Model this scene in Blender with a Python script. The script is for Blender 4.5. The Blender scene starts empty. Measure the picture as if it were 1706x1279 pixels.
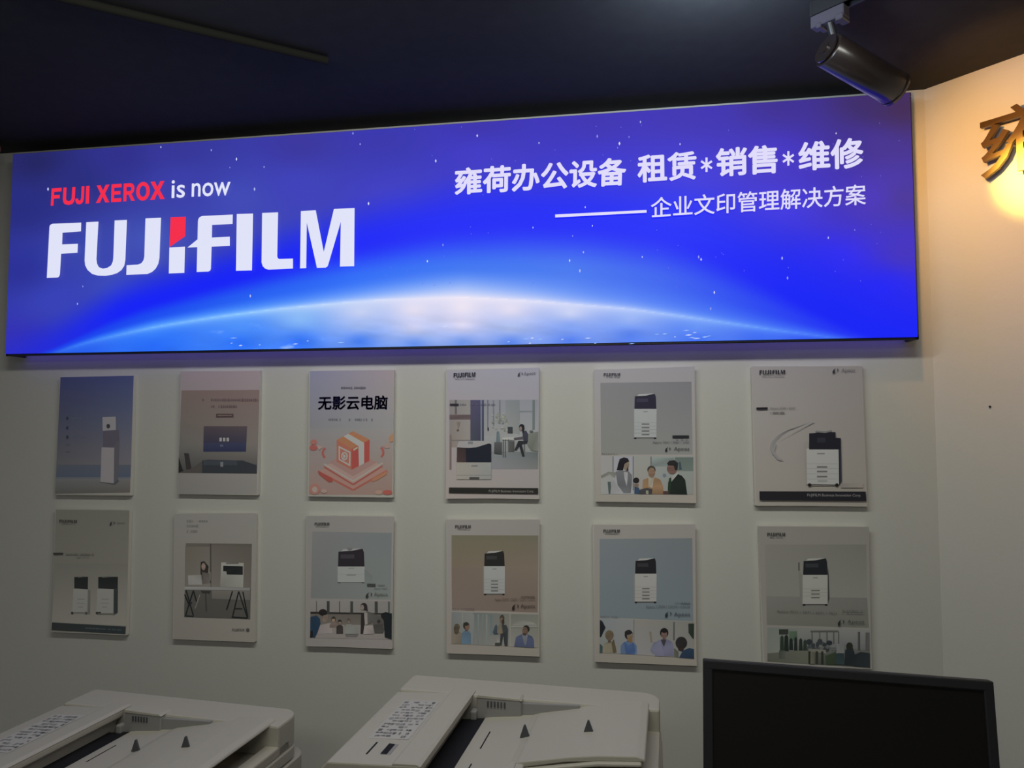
import bpy, bmesh, math, random
import numpy as np
from mathutils import Vector, Matrix, noise
from mathutils.geometry import tessellate_polygon

random.seed(4)
scene = bpy.context.scene
COL = scene.collection

# ------------------------------------------------------------------ camera
CAM = (0.0, -2.2242, 1.70)
YAW, PITCH, ROLL, FPX = 0.16052, 0.05511, -0.00088, 1201.84
cy, sy, cp, sp = math.cos(YAW), math.sin(YAW), math.cos(PITCH), math.sin(PITCH)
FWD = np.array([-sy * cp, cy * cp, sp])
RGT0 = np.array([cy, sy, 0.0])
UP0 = np.cross(RGT0, FWD)
RGT = math.cos(ROLL) * RGT0 + math.sin(ROLL) * UP0
UP = -math.sin(ROLL) * RGT0 + math.cos(ROLL) * UP0
cam_data = bpy.data.cameras.new('camera')
cam = bpy.data.objects.new('camera', cam_data)
COL.objects.link(cam)
cam.matrix_world = Matrix(((RGT[0], UP[0], -FWD[0], CAM[0]), (RGT[1], UP[1], -FWD[1], CAM[1]),
                           (RGT[2], UP[2], -FWD[2], CAM[2]), (0, 0, 0, 1)))
cam_data.sensor_width = 36.0
cam_data.lens = FPX / 1706 * 36.0
cam_data.clip_start = 0.05
scene.camera = cam

# ------------------------------------------------------------------ exposure, world, room lights
scene.view_settings.view_transform = 'Standard'
scene.view_settings.look = 'None'
scene.view_settings.exposure = 0.0
scene.view_settings.gamma = 1.0
scene.view_settings.use_curve_mapping = False
world = bpy.data.worlds.new('world')
scene.world = world
world.use_nodes = True
world.node_tree.nodes['Background'].inputs[0].default_value = (0.5, 0.55, 0.6, 1)
world.node_tree.nodes['Background'].inputs[1].default_value = 0.02


def area_light(name, loc, target, size, energy, color, spread=180):
    d = bpy.data.lights.new(name, 'AREA')
    d.shape = 'RECTANGLE'
    d.size, d.size_y = size
    d.energy = energy
    d.color = color
    d.spread = math.radians(spread)
    o = bpy.data.objects.new(name, d)
    COL.objects.link(o)
    o.location = loc
    o.rotation_euler = (Vector(target) - Vector(loc)).to_track_quat('-Z', 'Y').to_euler()
    return o


area_light('ceiling_panel_light', (-0.32, -1.20, 2.60), (-0.36, 0.0, 0.85), (1.9, 0.12), 10.4, (1.0, 0.99, 0.90), 165)
area_light('room_panel_light', (-0.2, -3.6, 2.63), (-0.2, -3.6, 0), (1.2, 0.6), 14, (1.0, 0.99, 0.90))
area_light('ceiling_haze_light', (0.20, -0.80, 2.52), (0.20, -0.62, 2.70), (0.10, 0.10), 2.2, (0.62, 0.80, 1.0), 160)  # cool uplight added for the haze on the ceiling, no fixture seen

# ------------------------------------------------------------------ helpers


def lin(c):
    return tuple((v / 255 / 12.92) if v / 255 <= 0.04045 else ((v / 255 + 0.055) / 1.055) ** 2.4 for v in c)


def ray(x, y):
    return (x - 853) / FPX * RGT + (639.5 - y) / FPX * UP + FWD


def on_y(x, y, Y):
    """the point of the vertical plane Y seen at photograph position x, y"""
    d = ray(x, y)
    t = (Y - CAM[1]) / d[1]
    return Vector((CAM[0] + t * d[0], Y, CAM[2] + t * d[2]))


def material(name, color, rough=0.5, metal=0.0, spec=0.5, bump=0.0, scale=60, var=0.0):
    m = bpy.data.materials.new(name)
    m.use_nodes = True
    nt = m.node_tree
    b = nt.nodes['Principled BSDF']
    b.inputs['Base Color'].default_value = (*color, 1)
    b.inputs['Roughness'].default_value = rough
    b.inputs['Metallic'].default_value = metal
    b.inputs['Specular IOR Level'].default_value = spec
    if bump or var:
        tc = nt.nodes.new('ShaderNodeTexCoord')
        nz = nt.nodes.new('ShaderNodeTexNoise')
        nz.inputs['Scale'].default_value = scale
        nz.inputs['Detail'].default_value = 5
        nt.links.new(tc.outputs['Object'], nz.inputs['Vector'])
        if bump:
            bp = nt.nodes.new('ShaderNodeBump')
            bp.inputs['Strength'].default_value = bump
            bp.inputs['Distance'].default_value = 0.002
            nt.links.new(nz.outputs['Fac'], bp.inputs['Height'])
            nt.links.new(bp.outputs['Normal'], b.inputs['Normal'])
        if var:
            mx = nt.nodes.new('ShaderNodeMix')
            mx.data_type = 'RGBA'
            mx.inputs[6].default_value = (*[c * (1 - var) for c in color], 1)
            mx.inputs[7].default_value = (*[min(1, c * (1 + var)) for c in color], 1)
            nt.links.new(nz.outputs['Fac'], mx.inputs[0])
            nt.links.new(mx.outputs[2], b.inputs['Base Color'])
    return m


M = {
    'wall': material('wall_paint', (0.71, 0.71, 0.665), 0.75, bump=0.12, scale=120, var=0.02),
    'ceiling': material('ceiling_black_paint', (0.050, 0.050, 0.050), 0.9, spec=0.1, bump=0.3, scale=25, var=0.15),
    'floor': material('floor_vinyl', (0.16, 0.15, 0.14), 0.4, bump=0.1, scale=20, var=0.1),
    'board': material('foam_board_edge', (0.70, 0.685, 0.63), 0.6, bump=0.05, scale=200),
    'black_metal': material('black_painted_metal', (0.020, 0.020, 0.022), 0.38, bump=0.05, scale=300),
    'lamp_metal': material('satin_dark_lamp_metal', (0.022, 0.015, 0.013), 0.30, bump=0.03, scale=300),
    'adapter': material('grey_adapter_plastic', (0.07, 0.062, 0.08), 0.4),
    'gold': material('gold_acrylic', (0.115, 0.058, 0.012), 0.30, metal=0.35, bump=0.02, scale=200),
    'plastic': material('printer_ivory_plastic', (0.455, 0.43, 0.36), 0.55, bump=0.10, scale=500, var=0.02),
    'plastic_top': material('printer_white_plastic', (0.47, 0.45, 0.385), 0.50, bump=0.10, scale=500, var=0.02),
    'plastic_grey': material('printer_grey_plastic', (0.29, 0.285, 0.275), 0.5, bump=0.08, scale=500),
    'plastic_dark': material('printer_dark_plastic', (0.014, 0.015, 0.018), 0.65, spec=0.2),
    'fin': material('grey_stopper_plastic', (0.07, 0.075, 0.085), 0.45),
    'bezel': material('monitor_bezel_plastic', (0.023, 0.025, 0.027), 0.5, spec=0.3, bump=0.06, scale=600),
    'screen': material('monitor_screen_off', (0.0125, 0.0115, 0.011), 0.3, spec=0.25),
    'wood': material('desk_laminate', (0.30, 0.25, 0.19), 0.5, bump=0.05, var=0.1, scale=9),
    'pink': material('salmon_gloss', (0.42, 0.13, 0.10), 0.35),
    'pale': material('pale_tassel', (0.28, 0.19, 0.20), 0.7),
    'conduit': material('conduit_dark_grey', (0.026, 0.026, 0.022), 0.9, spec=0.05),
}

_lm = M['lamp_metal'].node_tree.nodes['Principled BSDF']
_lm.inputs['Coat Weight'].default_value = 1.0
_lm.inputs['Coat Roughness'].default_value = 0.24


def ink_material(name, emit=False, gain=1.0):
    m = bpy.data.materials.new(name)
    m.use_nodes = True
    nt = m.node_tree
    b = nt.nodes['Principled BSDF']
    a = nt.nodes.new('ShaderNodeVertexColor')
    a.layer_name = 'ink'
    if emit:
        b.inputs['Base Color'].default_value = (0.008, 0.008, 0.010, 1)
        b.inputs['Roughness'].default_value = 0.45
        b.inputs['Specular IOR Level'].default_value = 0.12
        nt.links.new(a.outputs['Color'], b.inputs['Emission Color'])
        b.inputs['Emission Strength'].default_value = gain
    else:
        nt.links.new(a.outputs['Color'], b.inputs['Base Color'])
        b.inputs['Roughness'].default_value = 0.42
        b.inputs['Specular IOR Level'].default_value = 0.35
    return m


M['ink'] = ink_material('printed_ink')
M['label_ink'] = ink_material('label_ink')
M['label_ink'].node_tree.nodes['Principled BSDF'].inputs['Roughness'].default_value = 0.9
M['label_ink'].node_tree.nodes['Principled BSDF'].inputs['Specular IOR Level'].default_value = 0.1
M['glow'] = ink_material('backlit_film', True, 1.0)


def link(name, me, mat=None, parent=None):
    o = bpy.data.objects.new(name, me)
    COL.objects.link(o)
    if mat:
        me.materials.append(mat)
    if parent:
        o.parent = parent
    return o


def from_bm(name, bm, mat, parent=None, smooth=False):
    bmesh.ops.recalc_face_normals(bm, faces=bm.faces)
    me = bpy.data.meshes.new(name)
    bm.to_mesh(me)
    bm.free()
    if smooth:
        for p in me.polygons:
            p.use_smooth = True
    return link(name, me, mat, parent)


def tag(o, label, cat=None, group=None, kind=None):
    if label:
        o['label'] = label
    if cat:
        o['category'] = cat
    if group:
        o['group'] = group
    if kind:
        o['kind'] = kind
    return o


def thing(name, loc, label, cat, rot=(0, 0, 0), group=None):
    o = bpy.data.objects.new(name, None)
    COL.objects.link(o)
    o.empty_display_size = 0.05
    o.location = loc
    o.rotation_euler = rot
    return tag(o, label, cat, group)


def add_box(bm, x0, x1, y0, y1, z0, z1, bev=0.0, seg=2):
    r = bmesh.ops.create_cube(bm, size=1)
    vs = r['verts']
    for v in vs:
        v.co = Vector(((x0 + x1) / 2 + v.co.x * (x1 - x0), (y0 + y1) / 2 + v.co.y * (y1 - y0), (z0 + z1) / 2 + v.co.z * (z1 - z0)))
    if bev:
        es = list({e for v in vs for e in v.link_edges})
        bmesh.ops.bevel(bm, geom=es, offset=bev, segments=seg, affect='EDGES', profile=0.5)


def box(name, dims, mat, parent=None, bev=0.0, seg=2):
    bm = bmesh.new()
    add_box(bm, *dims, bev=bev, seg=seg)
    return from_bm(name, bm, mat, parent)


def prism(name, pts, axis, a, b, mat, parent=None, bev=0.0, seg=2):
    """extrude a 2D outline along an axis; pts are the other two coordinates in xyz order"""
    bm = bmesh.new()

    def mk(p, t):
        c = list(p)
        c.insert(axis, t)
        return bm.verts.new(c)
    A = [mk(p, a) for p in pts]
    B = [mk(p, b) for p in pts]
    bm.faces.new(A)
    bm.faces.new(B[::-1])
    n = len(pts)
    for i in range(n):
        bm.faces.new((A[i], A[(i + 1) % n], B[(i + 1) % n], B[i]))
    if bev:
        bmesh.ops.recalc_face_normals(bm, faces=bm.faces)
        bmesh.ops.bevel(bm, geom=bm.edges[:], offset=bev, segments=seg, affect='EDGES', profile=0.5)
    return from_bm(name, bm, mat, parent)


def round_rect(x0, x1, y0, y1, rs, n=6):
    """outline with corner radii (x1y1, x0y1, x0y0, x1y0)"""
    out = []
    for k, (cx, cyy, r) in enumerate(((x1, y1, rs[0]), (x0, y1, rs[1]), (x0, y0, rs[2]), (x1, y0, rs[3]))):
        sx = -1 if k in (0, 3) else 1
        sy_ = -1 if k in (0, 1) else 1
        if r <= 0:
            out.append((cx, cyy))
            continue
        for i in range(n + 1):
            t = math.pi / 2 * k + math.pi / 2 * i / n
            out.append((cx + sx * r + r * math.cos(t), cyy + sy_ * r + r * math.sin(t)))
    return out


def lathe(bm, p0, p1, prof, n=40, caps=True):
    """revolve (t, r) along the axis p0 to p1; t in metres from p0"""
    p0, p1 = Vector(p0), Vector(p1)
    ax = (p1 - p0).normalized()
    u = ax.orthogonal().normalized()
    w = ax.cross(u)
    rings = []
    for t, r in prof:
        rings.append([bm.verts.new(p0 + ax * t + (u * math.cos(2 * math.pi * k / n) + w * math.sin(2 * math.pi * k / n)) * r) for k in range(n)])
    for a, b in zip(rings, rings[1:]):
        for k in range(n):
            bm.faces.new((a[k], a[(k + 1) % n], b[(k + 1) % n], b[k]))
    if caps:
        bm.faces.new(rings[0])
        bm.faces.new(rings[-1])


def text_mesh(s, bold=0.0, extrude=0.0, res=3):
    cu = bpy.data.curves.new('txt', 'FONT')
    cu.body = s
    cu.size = 1.0
    cu.offset = bold
    cu.extrude = extrude
    cu.resolution_u = res
    o = bpy.data.objects.new('txt', cu)
    COL.objects.link(o)
    dg = bpy.context.evaluated_depsgraph_get()
    dg.update()
    me = bpy.data.meshes.new_from_object(o.evaluated_get(dg))
    bpy.data.objects.remove(o)
    bpy.data.curves.remove(cu)
    v = np.array([x.co[:] for x in me.vertices])
    f = [tuple(p.vertices) for p in me.polygons]
    bpy.data.meshes.remove(me)
    return v, f


def embolden(v, f, b):
    """heavier strokes: the same outlines laid over each other a little to every side"""
    if b <= 0:
        return v, f
    vs, fs = [v], list(f)
    n = len(v)
    for k in range(8):
        t = math.pi / 4 * k
        vs.append(v + np.array([b * math.cos(t), b * math.sin(t), (k + 1) * 2e-6]))
        fs += [tuple(i + n * (k + 1) for i in q) for q in f]
    return np.concatenate(vs), fs


class Art:
    """flat print on a vertical plane: polygons with their own ink colours, collected per named part"""

    def __init__(self, root, Y, zoom, white=None, step=0.00004):
        self.root, self.Y, self.white, self.step = root, Y, white, step
        self.ox, self.oy, self.sc = zoom
        self.parts = {}
        self.mute = 0.18
        self.words = set()
        self.order = []
        self.k = 1
        bpy.context.view_layer.update()
        self.inv = root.matrix_world.inverted()
        self.part('artwork')

    def part(self, n):
        self.cur = n
        if n not in self.parts:
            self.parts[n] = ([], [], [])
            self.order.append(n)

    def zoom(self, ox, oy, sc):
        self.ox, self.oy, self.sc = ox, oy, sc

    def ink(self, c):
        l = lin(c)
        if self.white is None:
            return l
        w = lin(self.white)
        g = .3 * l[0] + .59 * l[1] + .11 * l[2]
        l = tuple(v + (g - v) * self.mute for v in l)
        return tuple(min(0.80, 0.71 * a / b) for a, b in zip(l, w))

    def px(self, x, y):
        return self.ox + x / self.sc, self.oy + y / self.sc

    def add(self, pts, faces, cols, bump=True):
        V, F, Cc = self.parts[self.cur]
        b = len(V)
        Y = self.Y - self.step * self.k
        if bump:
            self.k += 1
        for (x, y) in pts:
            V.append(self.inv @ on_y(*self.px(x, y), Y))
        Cc.extend(cols)
        F.extend(tuple(i + b for i in f) for f in faces)

    def poly(self, pts, c):
        tr = tessellate_polygon([[Vector((x, y, 0)) for x, y in pts]])
        k = np.array(self.ink(c))
        if self.cur in ('people_photo', 'office_photo'):     # printed photographs are not flat colour
            cols = [tuple(k * random.uniform(.74, 1.16)) for _ in pts]
        else:
            cols = [tuple(k)] * len(pts)
        self.add(pts, tr, cols)

    def quad(self, P, cols, n=6):
        (a, b, c, d) = [np.array(p, float) for p in P]
        if len(cols) == 2:
            cols = (cols[0], cols[0], cols[1], cols[1])
        q = [np.array(self.ink(k)) for k in cols]
        pts, cc, fs = [], [], []
        for j in range(n + 1):
            for i in range(n + 1):
                u, v = i / n, j / n
                w = ((1 - u) * (1 - v), u * (1 - v), u * v, (1 - u) * v)
                pts.append(tuple(w[0] * a + w[1] * b + w[2] * c + w[3] * d))
                cc.append(tuple(sum(wi * qi for wi, qi in zip(w, q))))
        for j in range(n):
            for i in range(n):
                s = j * (n + 1) + i
                fs.append((s, s + n + 1, s + n + 2, s + 1))
        self.add(pts, fs, cc)

    def rect(self, x0, y0, x1, y1, c, c2=None):
        if c2:
            self.quad(((x0, y0), (x1, y0), (x1, y1), (x0, y1)), (c, c2))
        else:
            self.poly([(x0, y0), (x1, y0), (x1, y1), (x0, y1)], c)

    def oval(self, x, y, rx, ry, c, n=18, a0=0, a1=360):
        m = n if a1 - a0 >= 360 else n + 1
        self.poly([(x + rx * math.cos(math.radians(a0 + (a1 - a0) * i / n)), y + ry * math.sin(math.radians(a0 + (a1 - a0) * i / n))) for i in range(m)], c)

    def line(self, pts, w, c):
        for (x0, y0), (x1, y1) in zip(pts, pts[1:]):
            L = math.hypot(x1 - x0, y1 - y0) or 1
            nx, ny = -(y1 - y0) / L * w / 2, (x1 - x0) / L * w / 2
            self.poly([(x0 + nx, y0 + ny), (x1 + nx, y1 + ny), (x1 - nx, y1 - ny), (x0 - nx, y0 - ny)], c)

    def unit(self, V2, faces, quad, c):
        """polygons in the unit square (v up) mapped into a quad given TL, TR, BR, BL"""
        a, b, cc, d = [np.array(p, float) for p in quad]
        pts = []
        for u, v in V2:
            v = 1 - v
            pts.append(tuple((1 - u) * (1 - v) * a + u * (1 - v) * b + u * v * cc + (1 - u) * v * d))
        self.add(pts, faces, [self.ink(c)] * len(pts))

    def text(self, s, quad, c, bold=0.0):
        prev = self.cur
        if prev in ('lettering',):
            self.nt = getattr(self, 'nt', 0) + 1
            self.part('lettering#%d' % self.nt)
            if ' ' in s:
                self.words.add(self.cur)
        v, f = text_mesh(s)
        v, f = embolden(v, f, bold)
        lo, hi = v.min(0), v.max(0)
        u = [((p[0] - lo[0]) / (hi[0] - lo[0]), (p[1] - lo[1]) / (hi[1] - lo[1])) for p in v]
        self.unit(u, f, quad, c)
        self.cur = prev

    def trect(self, s, x0, y0, x1, y1, c, bold=0.0, slope=0.0):
        d = slope * (x1 - x0)
        self.text(s, ((x0, y0), (x1, y0 + d), (x1, y1 + d), (x0, y1)), c, bold)

    def scribble(self, x0, x1, y, h, c, slope=0.0, fill=0.72):
        """a line of print too small to read: small unequal strokes"""
        prev = self.cur
        self.part('small_print')
        x = x0
        while x < x1:
            w = h * random.uniform(0.35, 0.9)
            if random.random() < fill + 0.15:
                yy = y + slope * (x - x0)
                hh = h * random.uniform(0.6, 1.0)
                self.poly([(x, yy - hh / 2), (min(x + w * fill, x1), yy - hh / 2), (min(x + w * fill, x1), yy + hh / 2), (x, yy + hh / 2)], c)
            x += w
        self.cur = prev

    def logo(self, quad, c, red=None):
        for pts, isred in LOGO:
            tr = tessellate_polygon([[Vector((x, y, 0)) for x, y in pts]])
            self.unit(pts, tr, quad, red if (isred and red) else c)

    def swoosh(self, x, y, h, c):
        """two leaf strokes before the product word"""
        self.part('leaf_mark')
        self.poly([(x, y + h), (x - .02 * h, y + .62 * h), (x + .18 * h, y + .3 * h), (x + .62 * h, y), (x + .42 * h, y + .3 * h), (x + .36 * h, y + .58 * h), (x + .5 * h, y + .72 * h), (x + .28 * h, y + .98 * h)], c)
        self.poly([(x + .82 * h, y + .05 * h), (x + 1.05 * h, y + .22 * h), (x + 1.06 * h, y + .5 * h), (x + .8 * h, y + .72 * h), (x + .92 * h, y + .42 * h)], c)
        self.part('lettering')

    def machine(self, x0, x1, yt, ym, yb, body=(140, 142, 140), dark=(22, 24, 34), side=None, drawers=4):
        w, h = x1 - x0, yb - ym
        self.poly([(x0 - .02 * w, ym), (x1 + .01 * w, ym), (x1 + .0 * w, yb - .04 * h), (x0 - .02 * w, yb - .04 * h)], body)
        shade = tuple(int(v * .82) for v in body)
        self.rect(x0 - .05 * w, ym, x0 - .01 * w, yb - .03 * h, shade)
        self.poly([(x0 + .02 * w, yt + .16 * (ym - yt)), (x0 + .5 * w, yt + .13 * (ym - yt)), (x0 + .93 * w, yt), (x1 - .02 * w, yt + .22 * (ym - yt)), (x1, ym), (x0, ym)], dark)
        self.poly([(x0 + .12 * w, yt + .15 * (ym - yt)), (x0 + .2 * w, yt + .02 * (ym - yt)), (x0 + .6 * w, yt + .0 * (ym - yt)), (x0 + .88 * w, yt - .04 * (ym - yt)), (x0 + .55 * w, yt + .11 * (ym - yt))], tuple(min(255, int(v * 1.04)) for v in body))
        lighter = tuple(v + 16 for v in dark)
        self.rect(x0 + .1 * w, yt + .32 * (ym - yt), x0 + .62 * w, yt + .55 * (ym - yt), lighter)
        self.rect(x0 + .4 * w, ym + .08 * h, x0 + .6 * w, ym + .11 * h, tuple(int(v * .75) for v in body))
        for k in range(drawers):
            y = ym + h * (0.50 + 0.115 * k)
            self.rect(x0 - .01 * w, y - .045 * h, x1, y - .038 * h, shade)
            self.rect(x0 + .33 * w, y - .01 * h, x0 + .68 * w, y + .03 * h, tuple(int(v * .62) for v in body))
        self.rect(x0 - .02 * w, yb - .05 * h, x1 + .0 * w, yb - .015 * h, tuple(int(v * .5) for v in body))
        for xx in (x0 + .04 * w, x1 - .06 * w):
            self.oval(xx, yb - .02 * h, .06 * w, .03 * h, dark)

    def person(self, x, y, r, w, yb, hair, skin, cloth, face=0, inner=None):
        """head centre x, y, head radius r, half shoulder width w, seen down to yb"""
        top = y + 1.55 * r
        self.poly([(x - w, yb), (x - .97 * w, top + .55 * (w - .4 * r)), (x - .7 * w, top + .1 * r), (x - .35 * r, top - .35 * r), (x + .35 * r, top - .35 * r), (x + .7 * w, top + .1 * r), (x + .97 * w, top + .55 * (w - .4 * r)), (x + w, yb)], cloth)
        if inner:
            self.poly([(x - .35 * r, top - .3 * r), (x + .35 * r, top - .3 * r), (x + .1 * r, min(yb, top + 1.6 * r)), (x - .1 * r, min(yb, top + 1.6 * r))], inner)
        self.rect(x - .33 * r, y + .6 * r, x + .33 * r, top - .1 * r, tuple(int(v * .85) for v in skin))
        self.oval(x, y - .12 * r, .92 * r, 1.08 * r, hair)
        self.oval(x + face * .28 * r, y + .18 * r, .66 * r, .92 * r, skin)
        self.oval(x - face * .1 * r, y - .62 * r, .8 * r, .5 * r, hair)

    def done(self, mat):
        out = {}
        for n in self.order:
            V, F, Cc = self.parts[n]
            if not V:
                continue
            me = bpy.data.meshes.new(n)
            me.from_pydata([tuple(v) for v in V], [], F)
            at = me.color_attributes.new('ink', 'FLOAT_COLOR', 'POINT')
            at.data.foreach_set('color', [x for c in Cc for x in (*c, 1.0)])
            nm = 'small_print_bar' if n == 'lettering' else n.split('#')[0]
            out[n] = link(nm, me, mat, self.root)
            if n in ('small_print', 'printed_star', 'wordmark', 'leaf_mark', 'lettering') or (n.startswith('lettering') and n in self.words):
                out[n]['kind'] = 'stuff'
        return out


# brand wordmark drawn on the sign (outlines taken on the sign's plane), reused small on the posters
Z4B, Z5B = (60, 280, 5.0176), (380, 330, 7.108)
WORD = [
    (Z4B, 0, [(112, 497), (114, 483), (122, 472), (138, 465), (378, 455), (376, 528), (222, 540), (218, 638), (350, 632), (347, 706), (210, 716), (200, 885), (194, 905), (180, 914), (90, 918)]),
    (Z4B, 0, [(420, 452), (522, 447), (505, 760), (510, 798), (526, 828), (560, 840), (598, 832), (628, 812), (642, 780), (646, 750), (657, 437), (760, 433), (747, 765), (738, 815), (714, 852), (680, 876), (640, 890), (580, 900), (520, 898), (470, 885), (430, 850), (411, 812), (406, 770)]),
    (Z4B, 0, [(915, 420), (1045, 415), (1032, 750), (1022, 800), (1000, 840), (970, 868), (930, 885), (755, 892), (757, 812), (850, 806), (880, 795), (898, 770), (905, 740)]),
    (Z4B, 1, [(1125, 410), (1252, 406), (1246, 570), (1115, 660)]),
    (Z4B, 0, [(1115, 663), (1245, 656), (1240, 875), (1110, 880)]),
    (Z4B, 0, [(1354, 440), (1358, 422), (1370, 408), (1390, 400), (1645, 388), (1643, 466), (1472, 475), (1470, 580), (1620, 573), (1620, 650), (1468, 656), (1462, 840), (1456, 856), (1440, 864), (1343, 868), (1348, 660), (1265, 664), (1350, 595)]),
    (Z5B, 0, [(103, 188), (295, 182), (283, 855), (93, 860)]),
    (Z5B, 0, [(403, 175), (592, 168), (582, 690), (590, 712), (605, 720), (768, 715), (768, 833), (480, 846), (440, 835), (410, 805), (396, 760)]),
    (Z5B, 0, [(862, 153), (1038, 143), (1133, 635), (1253, 128), (1498, 117), (1493, 805), (1325, 810), (1335, 280), (1185, 790), (1175, 810), (1155, 822), (1052, 825), (932, 290), (925, 828), (852, 832)]),
]
_pl = [([on_y(z[0] + x / z[2], z[1] + y / z[2], -0.08) for x, y in pts], red) for z, red, pts in WORD]
_xs = [p.x for l, _ in _pl for p in l]
_zs = [p.z for l, _ in _pl for p in l]
LOGO = [([((p.x - min(_xs)) / (max(_xs) - min(_xs)), (p.z - min(_zs)) / (max(_zs) - min(_zs))) for p in l], r) for l, r in _pl]

# ------------------------------------------------------------------ the room
H = 2.674
PLAN = [(-2.75, 0.0), (0.861, 0.0), (2.70, -1.839), (2.70, -5.2), (-2.75, -5.2)]


def wall(name, a, b, t=0.12):
    a, b = Vector((*a, 0)), Vector((*b, 0))
    d = (b - a).normalized()
    n = Vector((-d.y, d.x, 0)) * t                     # outwards
    bm = bmesh.new()
    nx, nz = 24, 16
    ca, cb = a, b
    front = [[bm.verts.new(ca.lerp(cb, i / nx) + Vector((0, 0, H * j / nz))) for i in range(nx + 1)] for j in range(nz + 1)]
    for j in range(nz):
        for i in range(nx):
            bm.faces.new((front[j][i], front[j][i + 1], front[j + 1][i + 1], front[j + 1][i]))
    bk = [bm.verts.new(p + n) for p in (ca, cb, cb + Vector((0, 0, H)), ca + Vector((0, 0, H)))]
    bm.faces.new(bk[::-1])
    rim = [front[0][i] for i in range(nx + 1)]
    bm.faces.new(rim[::-1] + [bk[0], bk[1]])
    rim = [front[nz][i] for i in range(nx + 1)]
    bm.faces.new(rim + [bk[2], bk[3]])
    bm.faces.new([front[j][0] for j in range(nz + 1)] + [bk[3], bk[0]])
    bm.faces.new([front[j][nx] for j in range(nz, -1, -1)] + [bk[1], bk[2]])
    o = from_bm(name, bm, M['wall'])
    return tag(o, None, kind='structure')


# outward normal is on the left of the direction walked, so walk clockwise seen from above
wall('wall_front', PLAN[0], PLAN[1])
wall('wall_diagonal', PLAN[1], PLAN[2])
wall('wall_right', PLAN[2], PLAN[3])
wall('wall_back', PLAN[3], PLAN[4])
wall('wall_left', PLAN[4], PLAN[0])
for nm, z0, z1, mt in (('floor', -0.1, 0.0, 'floor'), ('ceiling', H, H + 0.1, 'ceiling')):
    o = prism(nm, PLAN, 2, z0, z1, M[mt])
    tag(o, None, kind='structure')

# nail hole seen on the diagonal wall
bm = bmesh.new()
DN = Vector((-0.7071, -0.7071, 0))                      # into the room from the diagonal wall
q = Vector((0.961, -0.100, 1.745))
lathe(bm, q, q + DN, [(-0.004, 0.0022), (0.003, 0.0022), (0.003, 0.0030), (0.004, 0.0026)], 12)
o = from_bm('nail', bm, M['black_metal'])
tag(o, 'tiny dark nail in the bare wall right of the sign', 'nail')

# ------------------------------------------------------------------ backlit sign
SX0, SX1, SZ0, SZ1, SY = -2.1021, 0.7979, 1.9322, 2.6366, -0.08
sign = thing('lightbox_sign', ((SX0 + SX1) / 2, 0, SZ0), 'long backlit blue sign with an earth horizon and white lettering, above the posters', 'sign')
ox, oz = -(SX0 + SX1) / 2, -SZ0
bm = bmesh.new()
r_ = 0.006
add_box(bm, SX0 + ox, SX1 + ox, SY + 0.004, SY + 0.012, SZ0 + oz, SZ0 + oz + 0.014, 0.002, 1)
add_box(bm, SX0 + ox + .012, SX1 + ox - .012, SY + 0.012, -0.001, SZ0 + oz + 0.010, SZ0 + oz + 0.014, 0.001, 1)
add_box(bm, SX0 + ox, SX1 + ox, SY + 0.004, -0.001, SZ1 + oz - 0.012, SZ1 + oz, 0.002, 1)
add_box(bm, SX0 + ox, SX0 + ox + 0.012, SY + 0.004, -0.001, SZ0 + oz + 0.001, SZ1 + oz - 0.012, 0.002, 1)
add_box(bm, SX1 + ox - 0.012, SX1 + ox, SY + 0.004, -0.001, SZ0 + oz + 0.001, SZ1 + oz - 0.012, 0.002, 1)
from_bm('frame', bm, M['black_metal'], sign)
edge = bpy.data.materials.new('under_glow')
edge.use_nodes = True
eb = edge.node_tree.nodes['Principled BSDF']
eb.inputs['Base Color'].default_value = (0.05, 0.05, 0.2, 1)
eb.inputs['Emission Color'].default_value = (0.12, 0.08, 0.80, 1)
eb.inputs['Emission Strength'].default_value = 0.6
o = box('under_glow_strip', (SX0 + ox + .013, SX1 + ox - .013, -0.050, -0.002, 0.0088, 0.0102), edge, sign)  # hidden glowing strip, added to tint the shadow under the sign
box('back_panel', (SX0 + ox + 0.012, SX1 + ox - 0.012, -0.012, -0.001, 0.012, SZ1 - SZ0 - 0.012), M['black_metal'], sign)

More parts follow.
